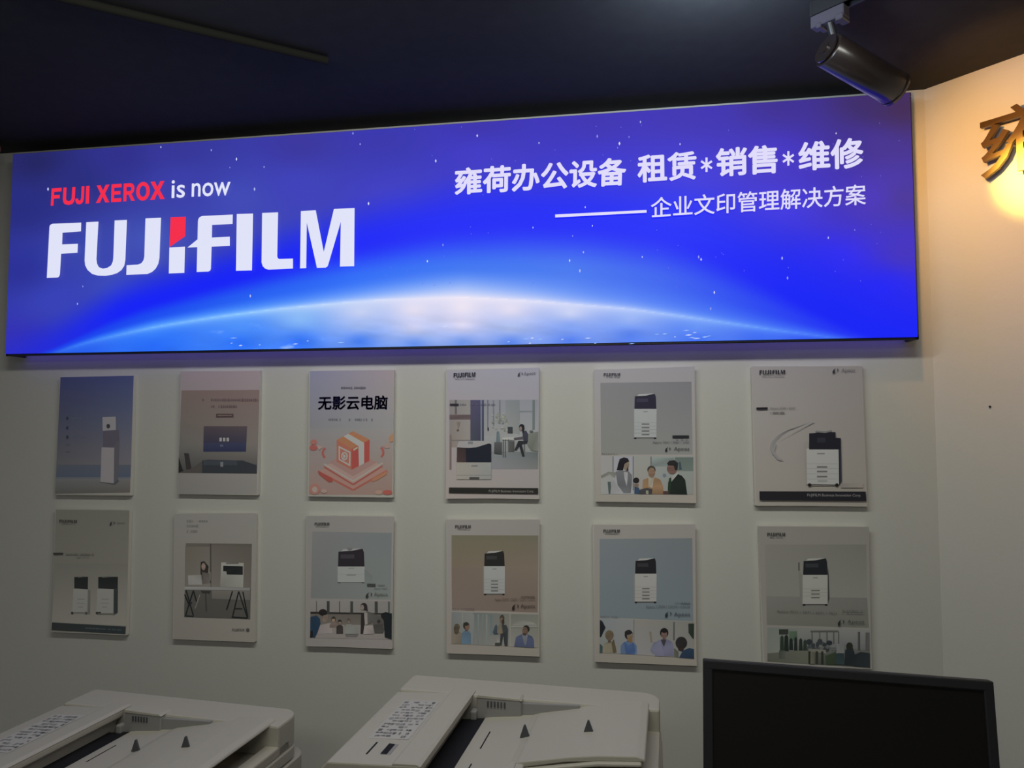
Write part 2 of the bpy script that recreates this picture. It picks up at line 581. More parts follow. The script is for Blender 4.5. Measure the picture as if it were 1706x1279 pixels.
# printed film: picture colours, with a warm wall reflection painted in at top right
ARC = np.array([(0, 618), (40, 604), (85, 590), (127, 575), (174, 563), (254, 545), (363, 527), (472, 513), (600, 501), (690, 496), (763, 494), (881, 500), (1050, 514), (1163, 530), (1275, 547), (1348, 557), (1400, 564), (1480, 577), (1600, 598)], float)
BAND = np.array([(0, 616), (40, 600), (85, 580), (127, 560), (174, 533), (236, 507), (363, 470), (472, 440), (600, 404), (720, 378), (850, 366), (987, 368), (1100, 384), (1163, 405), (1247, 450), (1331, 500), (1416, 545), (1480, 572), (1600, 600)], float)
BG = [(60, 270, 36, 38, 98), (30, 350, 40, 44, 128), (30, 450, 42, 48, 150), (30, 570, 50, 48, 180), (120, 300, 42, 46, 125), (100, 500, 56, 66, 184), (150, 420, 58, 70, 172),
      (200, 260, 48, 48, 140), (300, 250, 54, 54, 152), (300, 300, 58, 62, 168), (250, 400, 66, 82, 182), (200, 480, 58, 74, 190), (400, 330, 64, 74, 182), (500, 240, 58, 54, 158), (500, 310, 62, 64, 186), (560, 430, 46, 66, 210),
      (640, 230, 56, 54, 172), (650, 330, 60, 60, 196), (800, 200, 60, 50, 172), (800, 260, 62, 56, 196), (800, 330, 52, 52, 214), (1000, 190, 62, 50, 178), (1000, 300, 58, 52, 212),
      (1150, 180, 64, 50, 178), (1150, 300, 60, 52, 214), (1150, 350, 46, 42, 232), (1300, 172, 62, 46, 148), (1300, 260, 70, 54, 196), (1300, 350, 66, 54, 220), (1400, 430, 52, 44, 238), (1450, 170, 62, 44, 104),
      (1450, 240, 68, 50, 146), (1450, 330, 70, 52, 186), (1500, 180, 66, 44, 86), (1510, 330, 70, 52, 152), (1510, 420, 66, 50, 190), (1510, 500, 42, 38, 236), (1520, 555, 36, 32, 238), (1470, 480, 38, 38, 244)]
MID = [(100, 24, 60, 236), (254, 26, 76, 240), (400, 34, 92, 240), (600, 44, 108, 246), (770, 52, 112, 240), (950, 68, 118, 238), (1100, 60, 100, 238), (1250, 42, 74, 240), (1400, 30, 48, 244), (1540, 28, 36, 244)]
NEAR = [(60, 30, 70, 220), (174, 40, 116, 248), (254, 56, 130, 252), (400, 58, 130, 250), (600, 84, 142, 250), (770, 138, 178, 250), (950, 100, 146, 246), (1163, 70, 118, 244), (1348, 50, 90, 244), (1500, 34, 46, 244)]
LINE = [(60, 34, 76, 220), (127, 60, 124, 248), (254, 116, 182, 255), (400, 150, 206, 255), (520, 190, 216, 252), (680, 226, 226, 248), (770, 240, 232, 246), (900, 226, 226, 248), (1050, 190, 208, 252), (1163, 146, 186, 252), (1275, 100, 156, 252), (1380, 70, 120, 250), (1480, 40, 60, 246)]
LOW = [(120, 585, 36, 92, 236), (254, 575, 36, 104, 246), (254, 556, 46, 120, 250), (400, 545, 74, 142, 250), (400, 572, 40, 110, 246), (500, 530, 132, 182, 244), (500, 570, 46, 112, 246), (600, 520, 200, 208, 240), (600, 540, 164, 188, 242), (600, 568, 64, 122, 242),
       (690, 515, 232, 224, 240), (690, 545, 206, 208, 238), (690, 574, 92, 140, 236), (770, 512, 238, 228, 240), (770, 540, 222, 216, 238), (770, 572, 104, 144, 232), (850, 515, 230, 222, 240), (850, 545, 178, 194, 238), (850, 570, 82, 128, 234),
       (950, 520, 206, 212, 242), (950, 545, 124, 158, 240), (950, 568, 76, 120, 234), (1050, 530, 150, 178, 244), (1050, 560, 80, 124, 236), (1163, 545, 96, 142, 244), (1163, 566, 62, 108, 238), (1275, 560, 58, 104, 242), (1350, 566, 44, 80, 242)]


def idw(tab, X, Y_, p=3.0):
    t = np.array(tab, float)
    d = ((X[:, None] - t[None, :, 0]) ** 2 + ((Y_[:, None] - t[None, :, 1]) * 1.6) ** 2) ** 0.5 + 22
    w = d ** -p
    c = (t[:, 2:] / 255.0)
    return (w @ c) / w.sum(1, keepdims=True)


def tab1(tab, X):
    t = np.array(tab, float)
    return np.stack([np.interp(X, t[:, 0], t[:, k]) / 255 for k in (1, 2, 3)], 1)


def project(P):
    d = P - np.array(CAM)
    z = d @ FWD
    return 853 + FPX * (d @ RGT) / z, 639.5 - FPX * (d @ UP) / z


NXg, NZg = 560, 150
gx = np.linspace(SX0 + .004, SX1 - .005, NXg + 1)
gz = np.linspace(SZ0 + .007, SZ1 - .003, NZg + 1)
GX, GZ = np.meshgrid(gx, gz)
PP = np.stack([GX.ravel(), np.full(GX.size, SY), GZ.ravel()], 1)
PX, PY = project(PP)
ye = np.interp(PX, ARC[:, 0], ARC[:, 1])
yb = np.minimum(np.interp(PX, BAND[:, 0], BAND[:, 1]), ye - 10)
# smooth the two curves a little
ker = np.hanning(25)
ker /= ker.sum()
xs_ = np.arange(-200, 1900, 4.0)


def smooth_curve(T):
    v = np.interp(xs_, T[:, 0], T[:, 1])
    return np.convolve(np.pad(v, 12, mode='edge'), ker, 'valid')


ye = np.interp(PX, xs_, smooth_curve(ARC))
yb = np.minimum(np.interp(PX, xs_, smooth_curve(BAND)), ye - 10)
s = (ye - PY) / (ye - yb)
pure = np.array([20, 34, 246]) / 255.0
bg = idw(BG, PX, PY)
mid = tab1(MID, PX)
near = tab1(NEAR, PX)
ln = tab1(LINE, PX)
low = idw(LOW, PX, PY)


def sm(a, b, x):
    t = np.clip((x - a) / (b - a), 0, 1)
    return (t * t * (3 - 2 * t))[:, None]


purec = np.repeat(pure[None], len(PX), 0)
wpur = np.clip(np.interp(PX, [0, 90, 200, 1500], [0.25, 0.6, 1, 1]), 0, 1)[:, None]
purec = purec * wpur + bg * (1 - wpur)
c = near + (mid - near) * sm(0.0, 0.42, s)
c = c + (purec - c) * sm(0.40, 0.98, s)
dy = yb - PY                                             # px above the band's middle
fade = np.interp(PX, [0, 300, 700, 1000, 1200, 1330, 1450, 1540], [60, 70, 90, 100, 130, 170, 150, 120])
c = c + (bg - c) * sm(0.0, 1.0, dy / fade)
d_e = PY - ye
core = np.exp(-np.clip(-d_e, 0, None) / np.interp(PX, [100, 500, 770, 1000, 1400], [3, 6, 15, 8, 4])) * (d_e <= 0) * 0.9
c = c + (ln - c) * core[:, None]
below = (d_e > 0)
lowm = low + (ln - low) * np.exp(-np.clip(d_e, 0, None) / np.interp(PX, [100, 400, 770, 1100, 1400], [4, 7, 12, 8, 4]))[:, None]
# clouds and land on the planet
tex = np.array([noise.fractal(Vector((x * 9, z * 34, 3.1)), 1.0, 2.1, 5) for x, z in zip(PP[:, 0], PP[:, 2])]) if False else None
idx = np.where(below)[0]
tx = np.zeros(len(PX))
for i in idx:
    tx[i] = noise.fractal(Vector((PP[i, 0] * 8, PP[i, 2] * 36 + PP[i, 0] * 3, 3.1)), 0.9, 2.1, 5)
amt = np.clip((d_e - 14) / 30, 0, 1)[:, None]
lowm = lowm * (1 + 0.05 * np.clip(tx, -1, 1)[:, None] * amt)
spk = (np.clip(tx - 0.62, 0, 0.3) / 0.3)[:, None] * amt * 0.45
lowm = lowm + (np.array([0.86, 0.9, 0.97]) - lowm) * spk
c = np.where(below[:, None], lowm, c)
c = np.clip(c, 0, 1)
cl = np.where(c <= 0.04045, c / 12.92, ((c + 0.055) / 1.055) ** 2.4)
# the fabric turns over the frame with a small round edge
yv = np.full(len(PX), SY)
me = bpy.data.meshes.new('printed_film')
ii = np.arange((NXg + 1) * NZg).reshape(NZg, NXg + 1)[:, :-1].ravel()
fc = np.stack([ii, ii + 1, ii + NXg + 2, ii + NXg + 1], 1)
vv = np.stack([PP[:, 0] + ox, yv, PP[:, 2] + oz], 1)
me.from_pydata(vv.tolist(), [], fc.tolist())
at = me.color_attributes.new('ink', 'FLOAT_COLOR', 'POINT')
at.data.foreach_set('color', np.concatenate([cl, np.ones((len(cl), 1))], 1).astype(np.float32).ravel())
film = link('printed_film', me, M['glow'], sign)
for p in me.polygons:
    p.use_smooth = True

A = Art(sign, SY, (0, 0, 1.0), None, 0.00006)
A.part('printed_star')
stars = [(352, 250), (394, 265), (440, 278), (383, 279), (424, 315), (138, 477), (129, 506), (80, 315), (600, 240), (614, 339), (417, 493), (268, 245), (588, 222),
         (1032, 239), (1029, 246), (1133, 240), (1067, 203), (1393, 222), (1424, 383), (1303, 430), (1312, 463), (1190, 487), (1184, 514), (1070, 428), (949, 434),
         (972, 420), (888, 379), (987, 376), (1168, 432), (738, 408), (712, 435), (954, 393), (975, 345), (1164, 428), (795, 226), (898, 238), (726, 268), (1380, 396), (966, 451), (995, 227), (1048, 228)]
for k, (x, y) in enumerate(stars):
    r = random.uniform(0.9, 2.0)
    cc = random.choice([(176, 186, 240), (216, 222, 250), (140, 150, 232)])
    A.poly([(x, y - 1.7 * r), (x + r * .8, y), (x, y + 1.7 * r), (x - r * .8, y)], cc)
for k in range(60):
    x, y = random.uniform(640, 1500), random.uniform(200, 480)
    A.poly([(x, y - 1.3), (x + .7, y), (x, y + 1.3), (x - .7, y)], (104, 108, 228))
for k in range(28):
    t = random.choice([(905, 566, 60, 4), (1010, 566, 70, 4), (1130, 556, 50, 8), (480, 572, 60, 5), (400, 566, 30, 8), (1170, 560, 30, 5)])
    x, y = random.gauss(t[0], t[2] * .5), random.gauss(t[1], t[3] * .6)
    w = random.uniform(1.5, 7)
    A.poly([(x - w, y + .4), (x, y - random.uniform(.5, 1.3)), (x + w, y - .3), (x, y + random.uniform(.5, 1.2))], random.choice([(150, 186, 244), (186, 204, 246), (214, 222, 248)]))
WH, RED = (224, 227, 248), (244, 46, 76)
A.zoom(*Z4B)
GLY = {
 'F': [[(0, 0), (.27, 0), (.27, .40), (.86, .40), (.86, .60), (.27, .60), (.27, .79), (1, .79), (1, 1), (0, 1)]],
 'E': [[(0, 0), (1, 0), (1, .2), (.27, .2), (.27, .41), (.9, .41), (.9, .6), (.27, .6), (.27, .8), (1, .8), (1, 1), (0, 1)]],
 'I': [[(0, 0), (1, 0), (1, 1), (0, 1)]],
 'U': [[(0, 1), (0, .34), (.06, .15), (.2, .03), (.5, -.02), (.8, .03), (.94, .15), (1, .34), (1, 1), (.74, 1), (.74, .36), (.68, .25), (.5, .19), (.32, .25), (.26, .36), (.26, 1)]],
 'J': [[(1, 1), (1, .30), (.92, .12), (.76, .02), (.5, -.02), (.22, .02), (.06, .14), (0, .30), (.30, .34), (.36, .24), (.5, .19), (.62, .23), (.68, .34), (.68, 1)]],
 'X': [[(0, 0), (.30, 0), (.5, .34), (.70, 0), (1, 0), (.66, .51), (.98, 1), (.69, 1), (.5, .68), (.31, 1), (.02, 1), (.34, .51)]],
 'R': [[(0, 0), (.26, 0), (.26, .36), (.44, .36), (.70, 0), (1, 0), (.70, .39), (.88, .50), (.95, .68), (.90, .85), (.78, .96), (.6, 1), (0, 1), (0, .8), (.54, .8), (.66, .76), (.69, .68), (.66, .60), (.54, .56), (.26, .56), (.26, .8), (0, .8)]],
}
_o = [(.5 + .5 * math.cos(t), .5 + .52 * math.sin(t)) for t in [2 * math.pi * k / 28 for k in range(29)]]
_i = [(.5 + .25 * math.cos(t), .5 + .31 * math.sin(t)) for t in [2 * math.pi * k / 28 for k in range(29)]]
GLY['O'] = [_o + _i[::-1]]
GLY['R'] = [[(0, 0), (.26, 0), (.26, 1), (0, 1)], [(.26, .8), (.54, .8), (.66, .76), (.69, .68), (.66, .60), (.54, .56), (.26, .56), (.26, .36), (.44, .36), (.70, 0), (1, 0), (.70, .39), (.88, .50), (.95, .68), (.90, .85), (.78, .96), (.6, 1), (.26, 1)]]
# letter, left and right edge along the line of print (left end 123, right end 1075)
RUN = [('F', 123, 206), ('U', 222, 322), ('J', 326, 398), ('I', 414, 442), ('X', 500, 612), ('E', 628, 712), ('R', 730, 826), ('O', 836, 950), ('X', 954, 1075)]
for ch, x0, x1 in RUN:
    A.part('red_letter#%d' % x0)
    yt = lambda x: 170 + (x - 123) / 952 * (106 - 170)
    ybm = lambda x: 314 + (x - 123) / 952 * (258 - 314)
    sh = 8 * (1 - (x0 - 123) / 952)
    for g in GLY[ch]:
        tr = tessellate_polygon([[Vector((x, y, 0)) for x, y in g]])
        A.unit(g, tr, ((x0 + sh, yt(x0)), (x1 + sh, yt(x1)), (x1, ybm(x1)), (x0, ybm(x0))), RED)
A.part('white_word')
A.text('is', ((1134, 102), (1248, 96), (1244, 246), (1131, 252)), WH, 0.010)
A.part('white_word#2')
A.text('now', ((1303, 126), (1626, 112), (1622, 228), (1300, 242)), WH, 0.010)
for k, (z, red, pts) in enumerate(WORD):
    A.part('wordmark_letter#%d' % k)
    A.zoom(*z)
    A.poly(pts, RED if red else WH)
A.zoom(720, 200, 2.2447)
A.part('white_headline')
WC = (222, 218, 248)
A.text('雍荷办公设备', ((84, 180), (728, 137), (724, 244), (84, 281)), WC, 0.029)
A.text('租赁', ((767, 130), (988, 114), (990, 222), (768, 236)), WC, 0.029)
A.text('销售', ((1060, 106), (1292, 90), (1292, 198), (1062, 214)), WC, 0.029)
A.text('维修', ((1368, 84), (1612, 62), (1614, 180), (1370, 190)), WC, 0.029)
for x, y in ((1026, 167), (1332, 143)):
    for k in range(3):
        t = math.radians(90 + 60 * k)
        A.line([(x - 27 * math.cos(t) * .86, y - 27 * math.sin(t)), (x + 27 * math.cos(t) * .86, y + 27 * math.sin(t))], 8, WC)
A.part('white_subtitle')
A.text('企业文印管理解决方案', ((818, 290), (1622, 238), (1622, 316), (818, 366)), WC, 0.010)
A.poly([(460, 353), (802, 336), (802, 346), (460, 364)], WC)
A.done(M['glow'])

# ------------------------------------------------------------------ posters
PD = 0.018
#        centre x, centre z, width, height, tilt (degrees)
POST = [(-1.7987, 1.6614, 0.2822, 0.4052, 0.30), (-1.3413, 1.6719, 0.2853, 0.4086, 0.10), (-0.8823, 1.6696, 0.2865, 0.4057, 0.15), (-0.4204, 1.6709, 0.2942, 0.4035, 0.14), (0.0452, 1.6658, 0.2965, 0.4015, 0.08), (0.5138, 1.6644, 0.3073, 0.4043, 0.40),
        (-1.7997, 1.2041, 0.2816, 0.4136, 0.14), (-1.3448, 1.2000, 0.2900, 0.4102, 0.70), (-0.8814, 1.2013, 0.2874, 0.4112, 0.55), (-0.4182, 1.2002, 0.2895, 0.4089, 0.44), (0.0402, 1.1957, 0.2978, 0.4078, 0.50), (0.5210, 1.2068, 0.2958, 0.3956, 0.59)]
PLAB = ['blue poster of a white kiosk machine, top left under the sign',
        'beige poster of a dark display screen above an office sofa, top row second from left',
        'pale poster with an orange cube and large dark Chinese title, top row',
        'white poster of a copier in front of a bright office with a seated woman',
        'poster of a copier on grey above three people talking, top row',
        'white poster of one copier with a grey swirl and black footer, top right',
        'grey poster of two small copiers with a dark footer, bottom left',
        'white poster of a woman and a printer at a trestle desk, bottom row',
        'grey poster of a squat copier above a meeting around a table, bottom row',
        'poster of a copier on a tan ground above three office portraits, bottom row',
        'poster of a copier on a light blue ground above four people in discussion',
        'poster of a copier on grey-green above an open office, behind the monitor']
Z5, Z6, Z7 = (60, 600, 4.265), (480, 600, 3.709), (960, 590, 3.281)
Z8, Z9, Z10 = (60, 840, 4.265), (480, 840, 3.709), (960, 850, 3.281)
ZOOMS = [Z5, Z5, Z6, Z6, Z7, Z7, Z8, Z8, Z9, Z9, Z10, Z10]
WREF = [(115, 115, 112), (118, 118, 115), (133, 133, 130), (141, 141, 138), (144, 144, 141), (143, 143, 140), (108, 108, 105), (118, 118, 115), (128, 128, 125), (135, 135, 132), (137, 137, 134), (133, 133, 130)]
ART = []
for i, (x, z, w, h, rot) in enumerate(POST):
    root = thing('product_poster', (x, 0, z - h / 2), PLAB[i], 'poster', (0, -math.radians(rot), 0), 'product posters on the wall under the sign')
    bm = bmesh.new()
    add_box(bm, -w / 2, w / 2, -PD, -0.0015, 0, h, 0.0008, 1)
    from_bm('board', bm, M['board'], root)
    a = Art(root, PD * -1, ZOOMS[i], WREF[i])
    a.mute = (0.42, 0.25, 0.25)[i] if i < 3 else 0.16
    ART.append(a)


def sheet(i, pts, cols):
    a = ART[i]
    a.part('printed_sheet')
    a.quad(pts, cols, 8)
    return a


INK = (30, 30, 36)
# 1: kiosk on blue
a = sheet(0, ((174, 120), (694, 110), (668, 940), (136, 948)), ((46, 54, 104), (46, 58, 110), (84, 80, 72), (78, 78, 72)))
a.part('product_photo')
a.quad(((174, 120), (694, 110), (684, 420), (160, 420)), ((44, 52, 104), (46, 58, 112), (66, 76, 104), (60, 66, 92)))
a.quad(((160, 420), (684, 420), (676, 750), (148, 750)), ((60, 66, 92), (66, 76, 104), (92, 88, 94), (82, 80, 84)))
a.quad(((148, 742), (676, 742), (672, 838), (142, 838)), ((68, 76, 90), (60, 74, 96)))
a.quad(((142, 836), (672, 832), (668, 940), (136, 948)), ((90, 94, 94), (94, 94, 92), (82, 76, 68), (76, 76, 70)))
a.rect(142, 830, 672, 842, (80, 88, 96))
a.poly([(472, 404), (566, 400), (568, 494), (474, 502)], (116, 114, 116))
a.poly([(566, 400), (578, 412), (580, 492), (568, 494)], (70, 74, 90))
a.oval(513, 468, 13, 17, (46, 44, 54))
a.poly([(476, 502), (590, 494), (592, 620), (560, 616), (476, 616)], (72, 66, 82))
a.poly([(466, 618), (556, 622), (552, 876), (458, 868)], (118, 112, 114))
a.poly([(556, 610), (594, 560), (584, 856), (552, 878)], (74, 72, 80))
a.poly([(450, 868), (560, 886), (592, 858), (580, 850), (552, 874), (460, 864)], (60, 64, 68))
a.part('lettering')
for y in (412, 480, 546):
    a.oval(222, y, 8, 13, (38, 46, 62))
    a.scribble(246, 380, y, 12, (72, 78, 96), fill=.5)
a.scribble(216, 240, 600, 10, (70, 72, 82))
a.scribble(216, 240, 650, 10, (70, 72, 82))

# 2: screen above a sofa
a = sheet(1, ((1028, 78), (1588, 75), (1570, 950), (1010, 950)), ((118, 106, 112), (120, 106, 110), (108, 106, 100), (104, 102, 96)))
a.part('product_photo')
a.quad(((1034, 214), (1588, 210), (1578, 600), (1018, 600)), ((98, 82, 76), (100, 82, 78), (98, 90, 84), (88, 86, 80)))
a.quad(((1018, 600), (1578, 600), (1570, 806), (1012, 800)), ((88, 86, 80), (96, 90, 84), (60, 60, 60), (56, 58, 58)))
a.quad(((1192, 468), (1500, 468), (1492, 650), (1188, 650)), ((64, 56, 62), (68, 58, 62), (34, 40, 66), (30, 36, 60)))
a.quad(((1190, 585), (1494, 585), (1492, 650), (1188, 650)), ((46, 50, 74), (34, 40, 66)))
for x in (1303, 1328, 1354):
    a.rect(x, 550, x + 17, 576, (178, 172, 164))
a.rect(1308, 600, 1330, 612, (74, 78, 98))
a.poly([(1180, 712), (1220, 706), (1470, 712), (1540, 736), (1568, 744), (1566, 806), (1180, 800)], (40, 44, 48))
a.rect(1190, 712, 1430, 745, (48, 54, 60))
a.rect(1310, 722, 1330, 756, (90, 94, 96))
a.poly([(1052, 660), (1086, 662), (1104, 770), (1070, 790)], (44, 40, 40))
a.poly([(1014, 690), (1040, 770), (1052, 800), (1012, 800)], (30, 30, 30))
a.poly([(1104, 770), (1180, 716), (1180, 800), (1012, 800), (1060, 780)], (64, 60, 56))
a.part('lettering')
a.scribble(1180, 1575, 282, 22, (80, 62, 66), fill=.66)
a.scribble(1245, 1480, 328, 20, (78, 64, 64), fill=.66)
a.rect(1280, 380, 1402, 404, (60, 46, 46))
a.scribble(1292, 1392, 392, 10, (104, 88, 82))

# 3: orange cube
a = sheet(2, ((136, 66), (655, 60), (642, 832), (128, 832)), ((112, 112, 134), (124, 116, 122), (132, 116, 108), (128, 112, 108)))
a.part('product_photo')
a.quad(((136, 66), (655, 60), (650, 420), (132, 420)), ((110, 112, 138), (130, 118, 122), (122, 122, 122), (112, 113, 118)), 8)
a.quad(((132, 420), (650, 420), (642, 830), (128, 830)), ((116, 116, 118), (124, 122, 120), (132, 104, 92), (136, 108, 98)), 8)
a.part('printed_cube')
pk, pk2, og, rd = (164, 118, 104), (150, 92, 78), (178, 92, 48), (160, 62, 44)
a.poly([(184, 690), (402, 800), (612, 684), (402, 590)], (150, 106, 94))
a.line([(186, 688), (402, 802), (612, 682)], 12, (146, 72, 56))
a.poly([(222, 656), (402, 760), (584, 652), (402, 566)], (152, 116, 106))
a.line([(222, 640), (402, 746), (584, 634)], 8, (164, 132, 122))
a.line([(222, 658), (402, 768), (584, 652)], 10, (142, 66, 54))
a.poly([(254, 630), (402, 716), (548, 630), (402, 560)], (138, 104, 96))
a.poly([(300, 492), (392, 548), (392, 676), (300, 626)], (166, 78, 54))
a.poly([(392, 548), (504, 490), (502, 622), (392, 676)], (150, 52, 44))
a.poly([(300, 492), (400, 438), (504, 490), (392, 548)], (174, 88, 42))
a.poly([(434, 530), (470, 510), (470, 636), (438, 656)], (152, 146, 140))
a.poly([(342, 470), (372, 454), (470, 510), (434, 530)], (158, 150, 142))
a.poly([(402, 548), (432, 532), (428, 546), (404, 560)], (190, 150, 100))
a.poly([(312, 528), (386, 566), (384, 656), (312, 616)], (188, 170, 158))
a.poly([(320, 542), (378, 572), (376, 640), (320, 610)], (150, 86, 68))
a.oval(348, 592, 20, 26, (184, 160, 146))
a.oval(348, 592, 13, 18, (154, 92, 74))
a.poly([(340, 578), (358, 592), (342, 610)], (184, 160, 146))
a.part('product_photo')
for (x, y, fl) in ((236, 572, 1), (566, 568, -1)):
    pts = []
    for k in range(9):
        t = math.radians(110 + 145 * k / 8) if fl > 0 else math.radians(70 - 145 * k / 8)
        pts.append((x + 22 * math.cos(t), y + 30 * math.sin(t)))
    a.line(pts, 13, (156, 66, 58))
a.poly([(184, 680), (272, 728), (276, 752), (250, 752), (190, 706)], (142, 56, 44))
a.poly([(612, 682), (520, 732), (516, 752), (548, 742), (608, 706)], (168, 92, 54))
a.oval(158, 505, 20, 16, (154, 84, 72))
a.oval(156, 540, 24, 18, (146, 70, 62))
a.poly([(176, 520), (214, 536), (190, 556)], (150, 120, 110))
a.oval(164, 796, 34, 34, (150, 96, 84))
a.oval(164, 798, 16, 18, (160, 126, 114))
a.poly([(634, 462), (652, 448), (650, 500), (626, 508), (622, 480)], (166, 102, 64))
a.poly([(580, 530), (622, 512), (630, 540), (604, 546)], (138, 112, 104))
a.oval(614, 816, 30, 15, (164, 62, 50))
a.oval(560, 816, 22, 14, (164, 112, 94))
a.oval(222, 808, 20, 12, (154, 118, 106))
a.part('title_lettering')
a.text('无影云电脑', ((186, 222), (616, 216), (612, 304), (184, 306)), (52, 52, 118), 0.022)
a.part('lettering')
for x0, x1 in ((326, 396), (408, 478)):
    a.scribble(x0, x1, 170, 17, (84, 80, 92), fill=.8)
for x0, x1 in ((250, 388), (408, 548)):
    a.scribble(x0, x1, 365, 15, (90, 88, 96), fill=.55)

# 4: office with seated woman
a = sheet(3, ((980, 62), (1550, 45), (1548, 852), (974, 855)), ((134, 132, 142), (130, 130, 142), (138, 132, 128), (146, 136, 130)))
a.part('office_photo')
a.zoom(740, 660, 7.5235)
a.quad(((66, 45), (1178, 42), (1178, 500), (66, 500)), ((122, 124, 134), (118, 122, 132), (132, 136, 136), (128, 128, 126)))
a.quad(((330, 500), (1178, 500), (1178, 915), (330, 915)), ((132, 136, 138), (128, 132, 128), (110, 114, 112), (112, 116, 124)))
a.quad(((590, 690), (1178, 700), (1178, 915), (590, 915)), ((112, 118, 120), (82, 92, 94), (108, 110, 108), (118, 118, 124)))
a.quad(((66, 45), (330, 45), (330, 640), (66, 640)), ((116, 112, 112), (124, 122, 122), (132, 126, 118), (120, 110, 104)))
a.rect(66, 230, 330, 292, (90, 76, 78))
a.rect(132, 45, 158, 225, (86, 82, 88))
a.poly([(150, 320), (206, 320), (186, 400), (172, 400)], (110, 98, 90))
a.oval(172, 426, 16, 16, (84, 74, 70))
a.rect(66, 480, 92, 920, (112, 96, 92))
a.rect(66, 545, 330, 560, (104, 100, 98))
a.quad(((328, 46), (498, 46), (498, 556), (328, 556)), ((72, 66, 92), (62, 64, 96), (52, 58, 72), (62, 66, 80)))
a.rect(456, 46, 474, 556, (108, 112, 128))
for x in (540, 612, 690):
    a.rect(x, 46, x + 14, 420 - (x - 540) * .5, (100, 100, 110))
a.quad(((770, 46), (945, 46), (945, 480), (770, 420)), ((112, 116, 122), (106, 112, 116), (118, 122, 120), (124, 128, 126)))
a.rect(1106, 46, 1136, 420, (88, 96, 98))
a.rect(940, 180, 1106, 196, (104, 110, 114))
a.oval(552, 412, 9, 26, (36, 38, 44))
for k in range(30):
    x, y = random.uniform(600, 790), random.uniform(200, 430)
    a.oval(x, y, random.uniform(8, 18), random.uniform(10, 22), random.choice([(118, 122, 112), (138, 138, 130), (110, 116, 110)]), 8)
a.rect(796, 384, 858, 462, (54, 56, 62))
a.poly([(730, 520), (1000, 505), (1000, 522), (870, 548), (730, 548)], (150, 152, 150))
for x in (735, 760, 800, 1000):
    a.rect(x, 540, x + 12, 760 if x < 780 else 690, (78, 82, 82))
a.rect(810, 560, 880, 690, (72, 74, 74))
a.quad(((628, 575), (724, 575), (722, 728), (626, 716)), ((76, 78, 78), (54, 58, 60)))
a.poly([(660, 440), (690, 440), (700, 575), (652, 575)], (88, 102, 110))
a.poly([(1050, 470), (1178, 440), (1178, 690), (1090, 680), (1040, 600)], (104, 108, 100))
a.oval(1092, 440, 24, 14, (78, 84, 82))
a.poly([(982, 440), (1030, 430), (1054, 480), (1050, 560), (1010, 590), (985, 530)], (50, 50, 64))
a.oval(972, 388, 34, 42, (28, 28, 36))
a.oval(958, 405, 18, 28, (120, 104, 98))
a.poly([(985, 380), (1006, 400), (996, 466), (978, 450)], (28, 28, 36))
a.poly([(870, 520), (985, 505), (1000, 530), (880, 545)], (70, 66, 74))
a.poly([(930, 556), (1050, 560), (1040, 590), (960, 600), (905, 680), (880, 672)], (36, 38, 44))
a.poly([(930, 590), (970, 590), (1002, 720), (1008, 750), (980, 752)], (38, 40, 46))
a.part('product_photo')
a.quad(((160, 820), (592, 820), (590, 1040), (156, 1040)), ((140, 134, 124), (128, 132, 130), (126, 128, 126), (142, 136, 126)))
a.poly([(176, 580), (190, 562), (330, 556), (480, 560), (575, 572), (592, 610), (300, 660), (160, 640)], (136, 134, 134))
a.rect(300, 566, 360, 600, (104, 106, 112))
a.quad(((160, 640), (588, 660), (590, 828), (158, 828)), ((56, 44, 44), (30, 30, 40), (26, 28, 40), (70, 54, 52)))
a.poly([(270, 650), (400, 640), (560, 590), (590, 600), (590, 828), (276, 828)], (27, 30, 42))
a.rect(340, 864, 420, 880, (96, 98, 98))
a.rect(316, 1012, 440, 1040, (62, 64, 62))
a.rect(160, 985, 590, 992, (108, 110, 108))
a.part('footer_bar')
a.poly([(60, 1142), (1178, 1150), (1178, 1226), (60, 1212)], (34, 34, 32))
a.trect('FUJIFILM Business Innovation Corp.', 560, 1172, 1125, 1212, (120, 118, 112), 0, .004)
a.zoom(*Z6)
a.part('wordmark')
a.logo(((1022, 78), (1158, 74), (1156, 102), (1022, 106)), (30, 30, 40))
a.part('lettering')
a.trect('Value from Innovation', 1030, 108, 1152, 119, (82, 82, 92))
a.zoom(740, 660, 7.5235)
a.poly([(72, 92), (182, 92), (182, 116), (72, 116)], (36, 36, 44))
a.scribble(200, 640, 102, 24, (84, 84, 98), fill=.5)
a.zoom(*Z6)
a.swoosh(1420, 72, 27, (42, 42, 54))
a.text('Apeos', ((1456, 74), (1528, 68), (1528, 92), (1456, 98)), (74, 74, 86))

